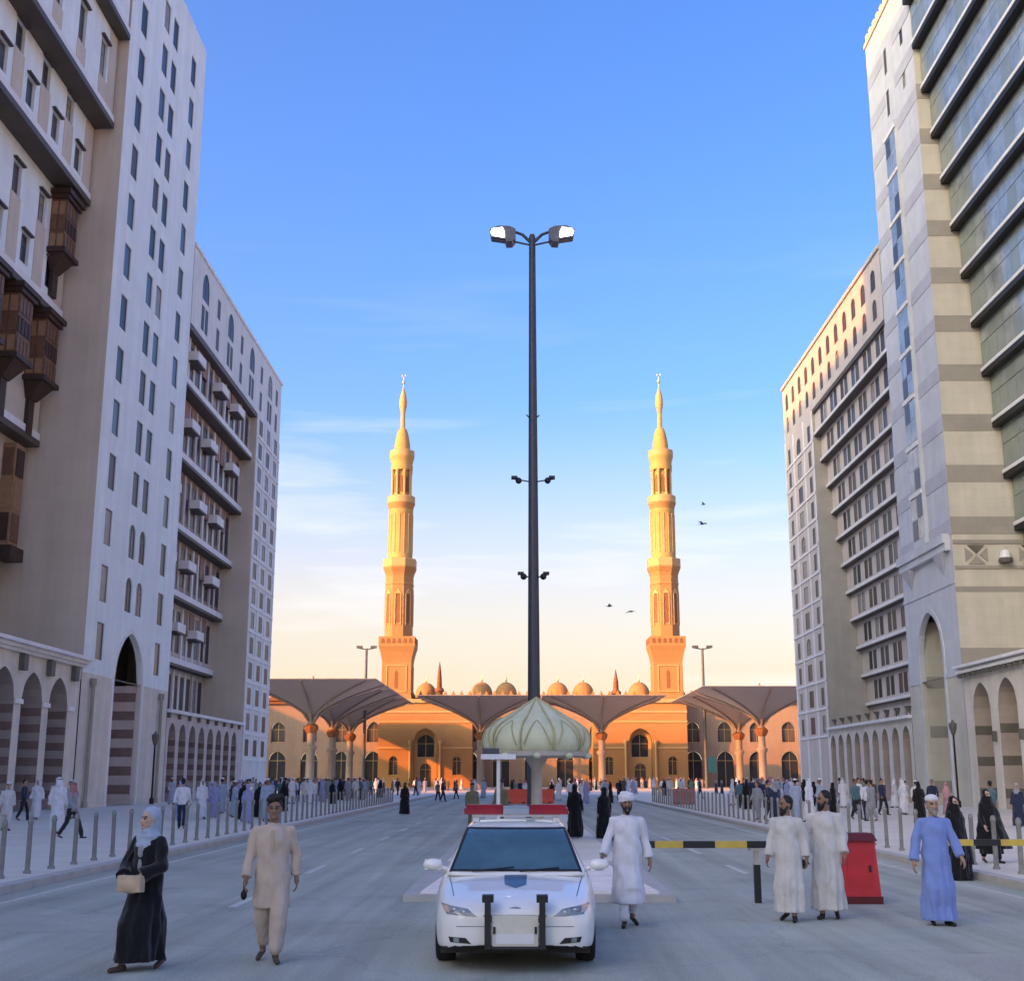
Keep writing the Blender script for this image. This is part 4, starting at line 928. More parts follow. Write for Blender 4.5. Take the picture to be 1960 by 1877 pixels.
# red plastic road barriers
def jersey(x, y, w, lab, m, rz=0, z=.008):
    t = thing('road_barrier', lab, 'barrier', (x, y, z), rz, 'red plastic road barriers')
    n = 3
    pr = [(-.3, 0), (.3, 0), (.28, .22), (.13, .5), (.10, 1.0), (.05, 1.06), (-.05, 1.06), (-.10, 1.0), (-.13, .5), (-.28, .22)]
    b = MB(); b.prism(pr, lambda a, z, d: (d, a, z), -w/2, w/2); sub('block', b.mesh('block', m), t)
    for k in (-.3, .3): b = MB(); b.box(k*w-.12, k*w+.12, -.305, .305, .02, .14); sub('fork_slot', b.mesh('fork_slot', m_redX), t)
    for k in (-.25, .25): b = MB(); b.lathe([(.07, 1.06), (.07, 1.12)], 8, (k*w, 0)); sub('filler_cap', b.mesh('filler_cap', m_redX), t)
jersey(-.45, 96, 1.75, 'bright red plastic road barrier beside the shelter post', m_red); jersey(1.55, 97, 1.6, 'red plastic road barrier behind the shelter post', m_red)
jersey(11.0, 88, 1.5, 'dull red plastic road barrier standing alone on the pavement edge', mat('faded red plastic', (.33, .09, .085), .6, .2, 3.0), 0, .13)
# teal notice board by the gate
t = thing('notice_board', 'teal notice board on legs by the mosque gate', 'sign', (34, 232, .008))
b = MB(); b.box(33.0, 35.0, 231.9, 232.1, 2.6, 5.4); b.build('panel', mat('teal paint', (.05, .20, .22), .5, .1, 2.0), t)
for q in (33.2, 34.8): b = MB(); b.box(q-.08, q+.08, 231.93, 232.07, .008, 2.6); b.build('leg', m_steel, t)

# birds
def bird(x, y, z, s, rz, fl):
    b = MB(); b.ell((0, 0, 0), (.07, .2, .065), 10, 7); b.ell((0, -.2, .03), (.045, .055, .045), 8, 6); b.cap((0, -.25, .03), .015, (0, -.3, .025), .005, 6)
    b.add([(-.03,.15,.01),(.03,.15,.01),(.08,.36,.0),(-.08,.36,.0),(0,.2,.025)], [(0,1,2,3),(0,1,4),(1,2,4),(2,3,4),(3,0,4)])
    me = b.mesh('body', m_birdm, smooth=50); o = put('bird', me, None, Matrix.Translation((x, y, z)) @ Matrix.Rotation(rz, 4, 'Z') @ Matrix.Scale(s, 4))
    for sg in (-1, 1):
        w = MB(); w.add([(sg*.04,-.09,.03),(sg*.04,.08,.03),(sg*.34,-.12,.03+.16*fl),(sg*.32,.07,.03+.16*fl),(sg*.66,.02,.03+.2*fl-.05),(sg*.62,.08,.03+.2*fl-.05)],
                        [(0,1,3,2),(2,3,5,4)]); w.add([(sg*.04,-.09,.045),(sg*.04,.08,.035),(sg*.34,-.12,.045+.16*fl),(sg*.32,.07,.035+.16*fl),(sg*.66,.02,.033+.2*fl-.05),(sg*.62,.08,.033+.2*fl-.05)], [(0,1,3,2),(2,3,5,4)])
        sub('wing', w.mesh('wing', m_birdm), o)
    return o
m_birdm = mat('pigeon grey', (.10, .11, .13), .8, .2, 8.0)
for (vx, vy, yy, s, rz, fl, lab) in ((1360, 966, 70, .5, 1.2, .9, 'grey bird flying highest over the plaza'), (1357, 1003, 66, .75, .9, .5, 'grey bird with level wings just below the highest bird'),
                                 (1170, 1160, 72, .7, 1.5, .6, 'grey bird flying low beside the minaret'), (1212, 1170, 74, .75, 2.2, -.3, 'grey bird gliding closest to the minaret')):
    fx = (vx-1000)/2400*yy*.985; k = .2277; dy = (938.5-vy)/2400
    ang = math.atan(dy)+R(12.828); bz = 2+math.tan(ang)*yy
    tag(bird(fx, yy, bz, s, rz, fl), lab, 'bird', 'birds over the plaza')

# ---------------------------------------------------------------- police car
m_car = mat('white car paint', (.74, .735, .71), .28, .02, 1.0, coat=.7, spec=.5)
m_tyre = mat('tyre rubber', (.012, .012, .013), .85, .2, 10.0)
m_trimb = mat('black plastic trim', (.012, .012, .014), .55, .2, 6.0)
m_wind = mat('tinted windscreen', (.05, .105, .115), .08, .35, 1.6, spec=.9, coat=.5)
m_rim = mat('alloy rim', (.35, .36, .38), .35, .1, 4.0, metal=.8)
m_hl = mat('headlamp glass', (.20, .23, .235), .12, .5, 9.0, spec=.8, coat=.6)
m_amber = mat('amber lens', (.50, .36, .29), .2, .1, 4.0, coat=.4)
m_redl = mat('red beacon lens', (.24, .010, .014), .35, .25, 5.0, coat=.1, spec=.2)
m_clear = mat('grey beacon centre', (.24, .27, .30), .3, .15, 4.0, coat=.3)
m_bluem = mat('blue shield decal', (.055, .115, .21), .35, .15, 4.0, coat=.5)
m_plate = mat('number plate', (.55, .54, .46), .4, .1, 8.0)
CW = [(0, .60), (.05, .70), (.13, .78), (.3, .85), (.7, .885), (1.3, .90), (3.6, .90), (4.3, .87), (4.65, .78), (4.78, .66)]
CT = [(0, .60), (.06, .665), (.2, .735), (.5, .80), (1.0, .875), (1.4, .93), (1.6, .945), (3.7, .985), (4.0, 1.0), (4.6, .97), (4.78, .82)]
CSH = [(0, .56), (.06, .61), (.2, .665), (.5, .735), (1.0, .82), (1.4, .875), (2.0, .91), (3.6, .945), (4.6, .91), (4.78, .78)]
CB = [(0, .26), (.1, .21), (.4, .19), (1, .18), (4, .2), (4.5, .26), (4.78, .34)]
def car_body():
    ys = sorted(set([0, .03, .07, .13, .2, .3, .42] + [.55+.08*i for i in range(12)] + [1.55, 1.8, 2.2, 2.6, 3.0] + [3.3+.08*i for i in range(12)] + [4.3, 4.45, 4.58, 4.68, 4.75, 4.78]))
    vs = []; fs = []; K = 11
    for y in ys:
        w, zt, zs, zb = lerp(CW, y), lerp(CT, y), lerp(CSH, y), lerp(CB, y)
        ar = zb
        for yw in (.95, 3.72):
            if abs(y-yw) < .385: ar = max(ar, .315+math.sqrt(.385**2-(y-yw)**2))
        def z_(q): return max(q, ar)
        zm = zb+(zs-zb)*.5
        half = [(0, zb+.02), (w*.80, zb+.01), (w*.94, z_(zb+.0)), (w*.985, z_(zb+.07)), (w, z_(zm)), (w*.99, max(ar+.01, zs-.12)), (w*.965, max(ar+.02, zs-.035)), (w*.90, zs+.012), (w*.72, zs+(zt-zs)*.55), (w*.4, zt-.012), (0, zt)]
        for (x_, z) in half: vs.append((x_, y, z))
        for (x_, z) in half[1:-1][::-1]: vs.append((-x_, y, z))
    n = K+K-2
    for j in range(len(ys)-1):
        for i in range(n): k = (i+1) % n; fs.append((j*n+i, j*n+k, (j+1)*n+k, (j+1)*n+i))
    fs.append(tuple(range(n-1, -1, -1))); q = (len(ys)-1)*n; fs.append(tuple(range(q, q+n)))
    return MB().add(vs, fs)
def car_top():
    st = [(1.16, .90, .90), (1.30, .93, .985), (1.55, .955, 1.155), (1.8, .975, 1.315), (2.02, .99, 1.415), (2.25, 1.0, 1.455), (2.6, 1.0, 1.475), (3.0, 1.0, 1.465), (3.25, .995, 1.425), (3.5, .985, 1.31), (3.75, .975, 1.165), (4.02, .97, .99)]
    vs = []; fs = []
    for (y, zb, zt) in st:
        h = max(.01, (zt-.90)/.57); wb = .815; wt = wb-(.815-.60)*min(1, h)
        zb = .88
        half = [(0, zb), (wb*.9, zb), (wb, zb), (wb+(wt-wb)*.5, zb+(zt-zb)*.48), (wt, zb+(zt-zb)*.90), (wt*.93, zb+(zt-zb)*.965), (wt*.6, zt-.006), (0, zt)]
        for (x_, z) in half: vs.append((x_, y, z))
        for (x_, z) in half[1:-1][::-1]: vs.append((-x_, y, z))
    n = 14
    for j in range(len(st)-1):
        for i in range(n): k = (i+1) % n; fs.append((j*n+i, j*n+k, (j+1)*n+k, (j+1)*n+i))
    fs.append(tuple(range(n-1, -1, -1))); q = (len(st)-1)*n; fs.append(tuple(range(q, q+n)))
    return MB().add(vs, fs)
def subdiv(mb, lv, mats, name, sm=45):
    me = mb.mesh(name, mats); o = bpy.data.objects.new('tmp', me); COL.objects.link(o)
    md = o.modifiers.new('s', 'SUBSURF'); md.levels = lv; md.render_levels = lv
    dg = bpy.context.evaluated_depsgraph_get(); r = bpy.data.meshes.new_from_object(o.evaluated_get(dg)); r.name = name
    bpy.data.objects.remove(o); r.shade_smooth(); r.set_sharp_from_angle(angle=R(sm)); return r
CX0, CY0 = -.08, 13.85
car = thing('police_car', 'white police sedan with red light bar and dark push bar facing forward', 'car', (CX0, CY0, .004))
bme = subdiv(car_body(), 2, m_car, 'body', 40); tme = subdiv(car_top(), 2, m_car, 'cabin', 50)
for p in bme.polygons:
    pass
bme.materials.append(m_trimb)
for p in bme.polygons:
    if p.normal.z < -.45 or p.center.z < .235: p.material_index = 1
body = sub('body', bme, car); cabin = sub('cabin', tme, car)
bv_b = BVHTree.FromPolygons([v.co for v in bme.vertices], [list(p.vertices) for p in bme.polygons])
bv_t = BVHTree.FromPolygons([v.co for v in tme.vertices], [list(p.vertices) for p in tme.polygons])
def patch(name, par, m, bvh, corners, axis, off=.006, n=10, th=.0):
    """a panel bounded by four corners (in the plane across `axis`) laid onto the car's surface"""
    b = MB(); vs = []; fs = []; ok = True
    A_, B_, C_, D_ = [Vector(c) for c in corners]
    for j in range(n+1):
        for i in range(n+1):
            p = (A_*(1-i/n)+B_*(i/n))*(1-j/n)+(D_*(1-i/n)+C_*(i/n))*(j/n)
            if axis == 'y': o = Vector((p.x, -1, p.y)); d = Vector((0, 1, 0))
            elif axis == 'z': o = Vector((p.x, p.y, 3)); d = Vector((0, 0, -1))
            elif axis == 'x+': o = Vector((2, p.x, p.y)); d = Vector((-1, 0, 0))
            elif axis == 'x-': o = Vector((-2, p.x, p.y)); d = Vector((1, 0, 0))
            else: o = Vector((p.x, 7, p.y)); d = Vector((0, -1, 0))
            h = bvh.ray_cast(o, d)
            q = h[0] if h[0] is not None else o+d*1.4
            nn = h[1] if h[1] is not None else -d
            if nn.dot(d) > 0: nn = -nn
            vs.append(q+nn*off)
    for j in range(n):
        for i in range(n): q = j*(n+1)+i; fs.append((q, q+1, q+n+2, q+n+1))
    b.add(vs, fs); me = b.mesh(name, m, smooth=60); return sub(name, me, par)
# glass
patch('windscreen', cabin, m_wind, bv_t, [(-.74, .935), (.74, .935), (.575, 1.375), (-.575, 1.375)], 'y', .006, 16)
for (cs) in ([(-.765, .925), (.765, .925), (.745, .945), (-.745, .945)], [(-.59, 1.365), (.59, 1.365), (.585, 1.385), (-.585, 1.385)], [(-.765, .925), (-.735, .925), (-.567, 1.385), (-.597, 1.385)], [(.735, .925), (.765, .925), (.597, 1.385), (.567, 1.385)]):
    patch('screen_seal', cabin, m_trimb, bv_t, cs, 'y', .009, 12)
patch('rear_window', cabin, m_wind, bv_t, [(-.70, 1.02), (.70, 1.02), (.56, 1.36), (-.56, 1.36)], 'r', .006, 10)
for ax in ('x+', 'x-'):
    patch('side_window', cabin, m_wind, bv_t, [(1.62, .97), (2.42, .97), (2.42, 1.36), (2.06, 1.36)], ax, .006, 8)
    patch('side_window', cabin, m_wind, bv_t, [(2.50, .97), (3.42, .97), (3.16, 1.36), (2.50, 1.36)], ax, .006, 8)
    for y in (1.5, 2.46, 3.5): patch('door_gap', body, m_trimb, bv_b, [(y, .28), (y+.012, .28), (y+.012, .86), (y, .86)], ax, .003, 4)
    for y in (2.2, 3.2): patch('door_handle', body, m_rim, bv_b, [(y, .74), (y+.18, .74), (y+.18, .77), (y, .77)], ax, .02, 2)
# front: lamps, grille, intake, fog lamps, badge
for sg in (-1, 1):
    hl = patch('headlight', body, m_hl, bv_b, [(sg*.40, .555), (sg*.72, .575), (sg*.80, .672), (sg*.50, .628)], 'y', .006, 10)
    patch('headlight_bulb', hl, m_clear, bv_b, [(sg*.47, .565), (sg*.575, .575), (sg*.585, .625), (sg*.50, .615)], 'y', .012, 6)
    for (hx, hz_) in ((.535, .597), (.64, .618)):
        h = bv_b.ray_cast(Vector((sg*hx, -1, hz_)), Vector((0, 1, 0)))[0]; q = MB(); q.ell(h, (.036, .02, .028), 14, 8); sub('reflector', q.mesh('reflector', m_rim, smooth=60), hl)
    patch('indicator', hl, m_amber, bv_b, [(sg*.685, .585), (sg*.745, .60), (sg*.785, .655), (sg*.71, .645)], 'y', .011, 5)
    fg = patch('fog_light', body, m_trimb, bv_b, [(sg*.46, .285), (sg*.68, .30), (sg*.70, .355), (sg*.52, .345)], 'y', .006, 8)
    patch('fog_lens', fg, m_hl, bv_b, [(sg*.585, .30), (sg*.64, .305), (sg*.645, .345), (sg*.59, .345)], 'y', .012, 4)
    patch('bonnet_gap', body, m_trimb, bv_b, [(sg*.66, .36), (sg*.668, .36), (sg*.765, 1.22), (sg*.757, 1.22)], 'z', .003, 10)
gr = patch('grille', body, m_clear, bv_b, [(-.30, .50), (.30, .50), (.34, .575), (-.34, .575)], 'y', .004, 10)
for k in range(3): patch('grille_bar', gr, m_trimb, bv_b, [(-.29, .508+.022*k), (.29, .508+.022*k), (.29, .516+.022*k), (-.29, .516+.022*k)], 'y', .010, 8)
patch('lower_intake', body, m_trimb, bv_b, [(-.42, .235), (.42, .235), (.40, .275), (-.40, .275)], 'y', .006, 8)
patch('bumper_seam', body, m_trimb, bv_b, [(-.62, .455), (.62, .455), (.62, .461), (-.62, .461)], 'y', .003, 12)
sh = patch('bonnet_shield', body, m_bluem, bv_b, [(-.12, .70), (.12, .70), (.13, 1.19), (-.13, 1.19)], 'z', .004, 10)
b = MB(); pts = []
for (x_, y_) in ((-.12, .702), (.12, .702), (0, .53)):
    h = bv_b.ray_cast(Vector((x_, y_, 3)), Vector((0, 0, -1))); pts.append(h[0]+Vector((0, 0, .0045)))
b.add(pts, [(0, 1, 2)]); sub('shield_tip', b.mesh('shield_tip', m_bluem, norm=False), sh)
b = MB(); b.tube([(.085*math.cos(R(a)), .045, .60+.045*math.sin(R(a))) for a in range(0, 361, 24)], .009, 6); b.tube([(.045*math.cos(R(a)), .042, .60+.04*math.sin(R(a))) for a in range(0, 361, 24)], .008, 6); sub('badge', b.mesh('badge', m_rim, smooth=60), body)
# push bar and plate
pb_ = MB()
for sg in (-1, 1): pb_.box(sg*.285-.032, sg*.285+.032, -.16, -.09, .25, .75); pb_.box(sg*.285-.02, sg*.285+.02, -.09, .1, .30, .36); pb_.box(sg*.285-.06, sg*.285+.06, -.13, .05, .71, .78)
push = sub('push_bar', pb_.mesh('push_bar', m_trimb), car)
b = MB(); b.tube([(-.285, -.12, .255), (.285, -.12, .255)], .022, 8); sub('crossbar', b.mesh('crossbar', m_trimb, smooth=50), push)
b = MB(); b.box(-.24, .24, -.115, -.085, .27, .58); pn = sub('push_plate', b.mesh('push_plate', m_plate), push)
b = MB(); b.box(-.2, .2, -.122, -.115, .30, .40); sub('number_plate', b.mesh('number_plate', m_whp), pn)
for sg in (-1, 1): b = MB(); b.box(sg*.215-.012, sg*.215+.012, -.125, -.116, .40, .47); sub('plate_bolt', b.mesh('plate_bolt', m_trimb), pn)
# mirrors, wipers, wheels, beacon
for sg in (-1, 1):
    b = MB(); b.ell((sg*.975, 1.50, .985), (.118, .07, .07), 14, 9); b.box(sg*.975-.095, sg*.975+.095, 1.47, 1.545, .928, 1.042); b.cap((sg*.80, 1.52, .93), .028, (sg*.90, 1.51, .96), .026, 8); mi = sub('wing_mirror', b.mesh('wing_mirror', m_car, smooth=60), car)
    b = MB(); b.ell((sg*.975, 1.562, .985), (.1, .02, .056), 12, 7); sub('mirror_glass', b.mesh('mirror_glass', m_p1, smooth=60), mi)
b = MB(); b.tube([(-.5, 1.17, .935), (-.02, 1.24, .975)], .009, 5); b.tube([(.05, 1.16, .935), (.5, 1.24, .97)], .009, 5); sub('wiper', b.mesh('wiper', m_trimb), cabin)
for sg in (-1, 1): b = MB(); b.ell((sg*.13-.02, 1.93, 1.345), (.045, .03, .022), 8, 6); sub('mirror_sensor', b.mesh('mirror_sensor', m_whp, smooth=60), cabin)
def wheel(x_, y_):
    def ring(prof):
        b = MB(); n = 28; vs = []; fs = []
        for (r, a) in prof:
            for i in range(n): t_ = 2*math.pi*i/n; vs.append((a, r*math.cos(t_), r*math.sin(t_)))
        for j in range(len(prof)-1):
            for i in range(n): k = (i+1) % n; fs.append((j*n+i, j*n+k, (j+1)*n+k, (j+1)*n+i))
        return b.add(vs, fs)
    ty = sub('wheel', ring([(.20, -.1), (.29, -.105), (.316, -.08), (.32, 0), (.316, .08), (.29, .105), (.20, .1), (.20, -.1)]).mesh('wheel', m_tyre, smooth=50), car, (x_, y_, .316))
    s = 1 if x_ > 0 else -1; b = MB(); b.add(*[(lambda q: (q.v, q.f))(ring([(.005, s*.07), (.06, s*.075), (.17, s*.05), (.2, s*.085), (.205, s*.06)]))][0]); sub('rim', b.mesh('rim', m_rim, smooth=40), ty)
    for k in range(5): b = MB(); a = 2*math.pi*k/5; b.tube([(s*.08, .04*math.cos(a), .04*math.sin(a)), (s*.085, .19*math.cos(a), .19*math.sin(a))], .022, 5); sub('spoke', b.mesh('spoke', m_rim), ty)
for x_ in (-.775, .775):
    for y_ in (.95, 3.72): wheel(x_, y_)
b = MB(); b.box(-.80, .80, .3, 4.4, .16, .3); sub('underbody', b.mesh('underbody', m_trimb), car)
b = MB(); b.box(-.55, .55, 2.28, 2.52, 1.505, 1.535); 
for sg in (-1, 1): b.box(sg*.5-.04, sg*.5+.04, 2.3, 2.5, 1.44, 1.50)
lb = sub('light_bar', b.mesh('light_bar', m_whp), car)
def lens(x0, x1, m, nm, z1=1.63):
    b = MB(); pr = [(2.24, 1.535), (2.56, 1.535), (2.545, 1.60), (2.50, z1), (2.30, z1), (2.255, 1.60)]
    b.prism(pr, lambda a, z, d: (d, a, z), x0, x1); return sub(nm, b.mesh(nm, m, smooth=30), lb)
lens(-.62, -.165, m_redl, 'red_lens', 1.65); lens(.165, .62, m_redl, 'red_lens', 1.65); lens(-.16, .16, m_clear, 'centre_lens', 1.63)
for sg in (-1, 1): lens(sg*.635-.012, sg*.635+.012, m_redl, 'end_cap', 1.615)
for sg in (-.14, -.05, .05, .14): pass
# ---------------------------------------------------------------- people
m_skin = [mat('skin warm', (.36, .21, .145), .6, .1, 12.0), mat('skin brown', (.22, .125, .08), .6, .1, 12.0), mat('skin tan', (.44, .28, .20), .6, .1, 12.0)]
m_eye = mat('eye dark', (.02, .015, .012), .3, 0); m_lip = mat('lip', (.24, .10, .08), .5, 0)
m_hair = mat('black hair', (.010, .009, .009), .7, .3, 30.0); m_grey = mat('grey beard', (.20, .19, .18), .8, .3, 30.0)
def cloth(nm, c): return mat('cloth '+nm, c, .92, .10, 5.0, .25, 160, spec=.15, fabric=.25)
K_ = dict(white=cloth('white', (.60, .60, .64)), off=cloth('off white', (.50, .49, .47)), black=cloth('black', (.008, .008, .010)), beige=cloth('beige', (.46, .375, .305)),
          blue=cloth('blue', (.17, .24, .52)), lav=cloth('lavender', (.27, .28, .46)), navy=cloth('navy', (.022, .028, .06)), dark=cloth('charcoal', (.022, .022, .026)), teal=cloth('teal', (.07, .14, .16)),
          green=cloth('grey green', (.16, .22, .17)), brown=cloth('brown', (.10, .07, .05)), pink=cloth('pink', (.42, .22, .26)), redc=cloth('red check', (.40, .17, .18)), grey=cloth('grey', (.24, .25, .27)),
          lblue=cloth('pale blue', (.30, .36, .46)), tan=cloth('tan', (.42, .33, .24)), olive=cloth('olive', (.13, .12, .07)))
m_shoe = mat('black shoe', (.012, .012, .013), .5, .1, 10.0); m_sand = mat('brown sandal', (.07, .045, .03), .6, .1, 10.0); m_bag = mat('tan leather bag', (.45, .34, .23), .55, .12, 8.0)
def remesh(mb, vox, name, mats, smooth_it=3, post=None):
    me = mb.mesh('tmp', mats[0]); o = bpy.data.objects.new('tmp', me); COL.objects.link(o)
    md = o.modifiers.new('r', 'REMESH'); md.mode = 'VOXEL'; md.voxel_size = vox
    if smooth_it: sm = o.modifiers.new('s', 'SMOOTH'); sm.factor = .5; sm.iterations = smooth_it
    dg = bpy.context.evaluated_depsgraph_get(); r = bpy.data.meshes.new_from_object(o.evaluated_get(dg))
    bpy.data.objects.remove(o); bpy.data.meshes.remove(me); r.name = name
    r.materials.clear()
    for q in mats: r.materials.append(q)
    if post: post(r)
    r.shade_smooth(); return r
def vec(*a): return Vector(a)
def figure(sp):
    """sp: h, sex, robe kind, colours, headwear, pose. Local space: feet at z=0, facing -Y. Returns list (name, mesh) with the body first."""
    h = sp['h']; s = h/1.75; fine = sp.get('fine', False); vb = .0085 if fine else .022; vc = .013 if fine else .028
    fem = sp.get('fem', False); st = sp.get('stride', .16); skin = sp.get('skin', m_skin[0])
    lean = sp.get('lean', 0.0)
    sw = .165 if fem else .19
    hip = {1: vec(.09, 0, .92), -1: vec(-.09, 0, .92)}
    kn, an = {}, {}
    for g in (1, -1):
        f = st*g*sp.get('lead', 1)                     # +: this foot is forward (-Y)
        an[g] = vec(.085*g, -f, .075+(.05 if f < -.02 and sp.get('lift', True) else 0))
        kn[g] = vec(.095*g, -f*.45-.05, .50)
    shd = {g: vec(sw*g, lean*.9, 1.385) for g in (1, -1)}
    el, wr = {}, {}
    arms = sp.get('arms', {})
    for g in (1, -1):
        if g in arms: el[g], wr[g] = Vector(arms[g][0]), Vector(arms[g][1])
        else:
            f = st*.75*(-g)*sp.get('lead', 1); el[g] = vec((sw+.055)*g, -f*.35+.03, 1.13); wr[g] = vec((sw+.075)*g, -f*.95-.05, .89)
    # ---- body: one continuous surface
    b = MB(); hd = sp.get('turn', 0.0)
    MR = Matrix.Rotation(hd, 4, 'Z'); hc = vec(0, lean-.01, 1.625)
    def H(x, y, z): return hc + (MR @ vec(x, y, z))
    b.ell(H(0, .012, .02), (.076, .096, .108), 20, 14, MR.to_3x3()); b.ell(H(0, -.03, -.055), (.056, .064, .068), 16, 10, MR.to_3x3())
    b.cap(H(0, -.088, .005), .011, H(0, -.112, -.032), .016, 8); b.ell(H(0, -.082, .022), (.05, .02, .014), 10, 6, MR.to_3x3()); b.ell(H(0, -.088, -.095), (.022, .018, .018), 8, 6); b.ell(H(0, -.090, -.062), (.024, .012, .011), 8, 6, MR.to_3x3())
    for g in (1, -1): b.ell(H(.078*g, .015, -.01), (.012, .022, .034), 8, 6, MR.to_3x3()); b.ell(H(.034*g, -.07, -.02), (.026, .022, .022), 8, 6)
    b.cap(vec(0, lean+.015, 1.40), .058, H(0, .02, -.06), .05, 12)
    ch = vec(0, lean*.8, 1.29)
    b.ell(ch, (sw*.82, .098, .18), 16, 10); b.ell((0, lean*.5, 1.09), (.145, .112, .17), 16, 10); b.ell((0, 0, .95), (.165, .125, .13), 16, 10)
    for g in (1, -1):
        b.cap((.04*g, lean*.9, 1.385), .042, shd[g], .036, 10); b.cap(shd[g], .036, el[g], .033, 10); b.cap(el[g], .034, wr[g], .026, 10)
        b.cap(hip[g], .088, kn[g], .058, 10); b.cap(kn[g], .056, an[g], .038, 10)
        d = vec(.25*g, -1, 0).normalized()
        toe = an[g]+d*.15; toe.z = .03 if an[g].z < .1 else .028; heel = vec(an[g].x, an[g].y+.045, an[g].z-.04)
        b.cap(heel, .035, toe, .03, 8); b.cap(an[g], .036, heel, .034, 8)
        # hand: palm, four fingers of unequal length, thumb from the side of the palm
        dv = (wr[g]-el[g]).normalized(); side = vec(1, 0, 0)*(-g); fw = dv.cross(side)
        if fw.length < .2: fw = vec(0, -1, 0)
        fw.normalize(); across = fw.cross(dv).normalized()
        if sp.get('handflip', {}).get(g): fw = -fw
        pa = wr[g]+dv*.055
        b.cap(wr[g], .026, pa, .03, 8)
        if fine:
            for q in (-1.5, -.5, .5, 1.5): b.cap(wr[g]+dv*.03+fw*q*.012, .014, wr[g]+dv*.088+fw*q*.019, .0115, 8)
            cu = sp.get('curl', .45); inn = across*(1 if (across.x*g) < 0 else -1)
            for q, L in ((-1.5, .066), (-.5, .076), (.5, .08), (1.5, .072)):
                p0 = wr[g]+dv*.09+fw*q*.019; p1 = p0+(dv+inn*cu*.5).normalized()*L*.5; p2 = p1+(dv+inn*cu*1.6).normalized()*L*.35; p3 = p2+(dv*.6+inn*cu*2.2).normalized()*L*.3
                b.cap(p0, .0105, p1, .0095, 8); b.cap(p1, .0095, p2, .0088, 8); b.cap(p2, .0088, p3, .0078, 8)
            t0 = wr[g]+dv*.03+fw*.024; t1 = t0+(fw+dv*.7+inn*.3).normalized()*.042; t2 = t1+(dv+fw*.3+inn*.5).normalized()*.034
            b.cap(t0, .014, t1, .0115, 8); b.cap(t1, .0115, t2, .0095, 8)
        else:
            b.cap(pa, .026, pa+dv*.09, .014, 8)
    mats = [skin, m_eye, m_lip, sp.get('shoe', m_shoe)]
    def paint(r):
        ey = [H(.033*g, -.088, .004) for g in (1, -1)]; lp = H(0, -.098, -.066)
        idx = [0]*len(r.polygons)
        for p in r.polygons:
            c = p.center
            if c.z < .085 or (c.z < .13 and sp.get('boots')): idx[p.index] = 3
            elif c.z > 1.5:
                for e_ in ey:
                    d = c-e_
                    if abs(d.x) < .016 and abs(d.z) < .0085 and abs(d.y) < .03: idx[p.index] = 1
                    if abs(d.x) < .024 and abs(d.z-.024) < .006 and abs(d.y) < .04: idx[p.index] = 1
                d = c-lp
                if abs(d.x) < .024 and abs(d.z) < .009 and abs(d.y) < .02: idx[p.index] = 2
        r.polygons.foreach_set('material_index', idx)
    out = [('person', remesh(b, vb, 'person', mats, 3, paint))]
    # ---- clothing
    col = sp['col']; kind = sp['robe']
    ph = sp.get('seed', 1)*1.7
    def folds(amp, zref, kf):
        def f(r):
            for v in r.vertices:
                c = v.co; w = max(0, min(1, (zref-c.z)/zref)); a = math.atan2(c.y, c.x)
                rad = math.hypot(c.x, c.y)+1e-6
                if abs(c.x) > sw+.02 and c.z > .8: w *= .3
                d = amp*1.5*w*((1-2*abs(math.sin(a*kf*.5+ph+c.z*1.1+.5*math.sin(c.z*5+ph))))*.6+math.sin(a*(kf*2-1)+ph*2-c.z*2.3)*.4) + .007*math.sin(c.z*21+a*3+ph)*(1-w) + .012*(noise.noise(Vector((c.x*7+ph, c.y*7, c.z*4)))) + .010*noise.noise(Vector((c.x*16, c.y*16+ph, c.z*9)))
                c.x += c.x/rad*d; c.y += c.y/rad*d
        return f
    def ringloft(mb, rings, n=28):
        vs = []; fs = []
        for (cx, cy, z, rx, ry) in rings:
            for i in range(n): t_ = 2*math.pi*i/n; vs.append((cx+rx*math.cos(t_), cy+ry*math.sin(t_), z))
        for j in range(len(rings)-1):
            for i in range(n): k = (i+1) % n; fs.append((j*n+i, j*n+k, (j+1)*n+k, (j+1)*n+i))
        fs.append(tuple(range(n-1, -1, -1))); q = (len(rings)-1)*n; fs.append(tuple(range(q, q+n))); mb.add(vs, fs)
    c = MB()
    c.ell((ch.x, ch.y, ch.z-.01), (sw*1.04, .145, .2), 18, 12); c.cap((-.055, lean*.9, 1.40), .060, (.055, lean*.9, 1.40), .060, 12); c.ell((0, lean*.9+.01, 1.44), (.068, .066, .03), 12, 7)
    sl = sp.get('sleeve', .075)
    for g in (1, -1):
        c.cap((.05*g, lean*.9, 1.40), .062, shd[g], .056, 12); c.cap(shd[g], .062, el[g], sl*.76, 12); c.tube([el[g], el[g].lerp(wr[g], .5), el[g].lerp(wr[g], .96)], [sl*.76, sl*.72, sl*.80 if sl < .1 else sl*.95], 14)
    hem = sp.get('hem', .12); sk = sp.get('skirt', .25); sy = max(.15, st*.85+.08); tw = sp.get('trail', 0.0)
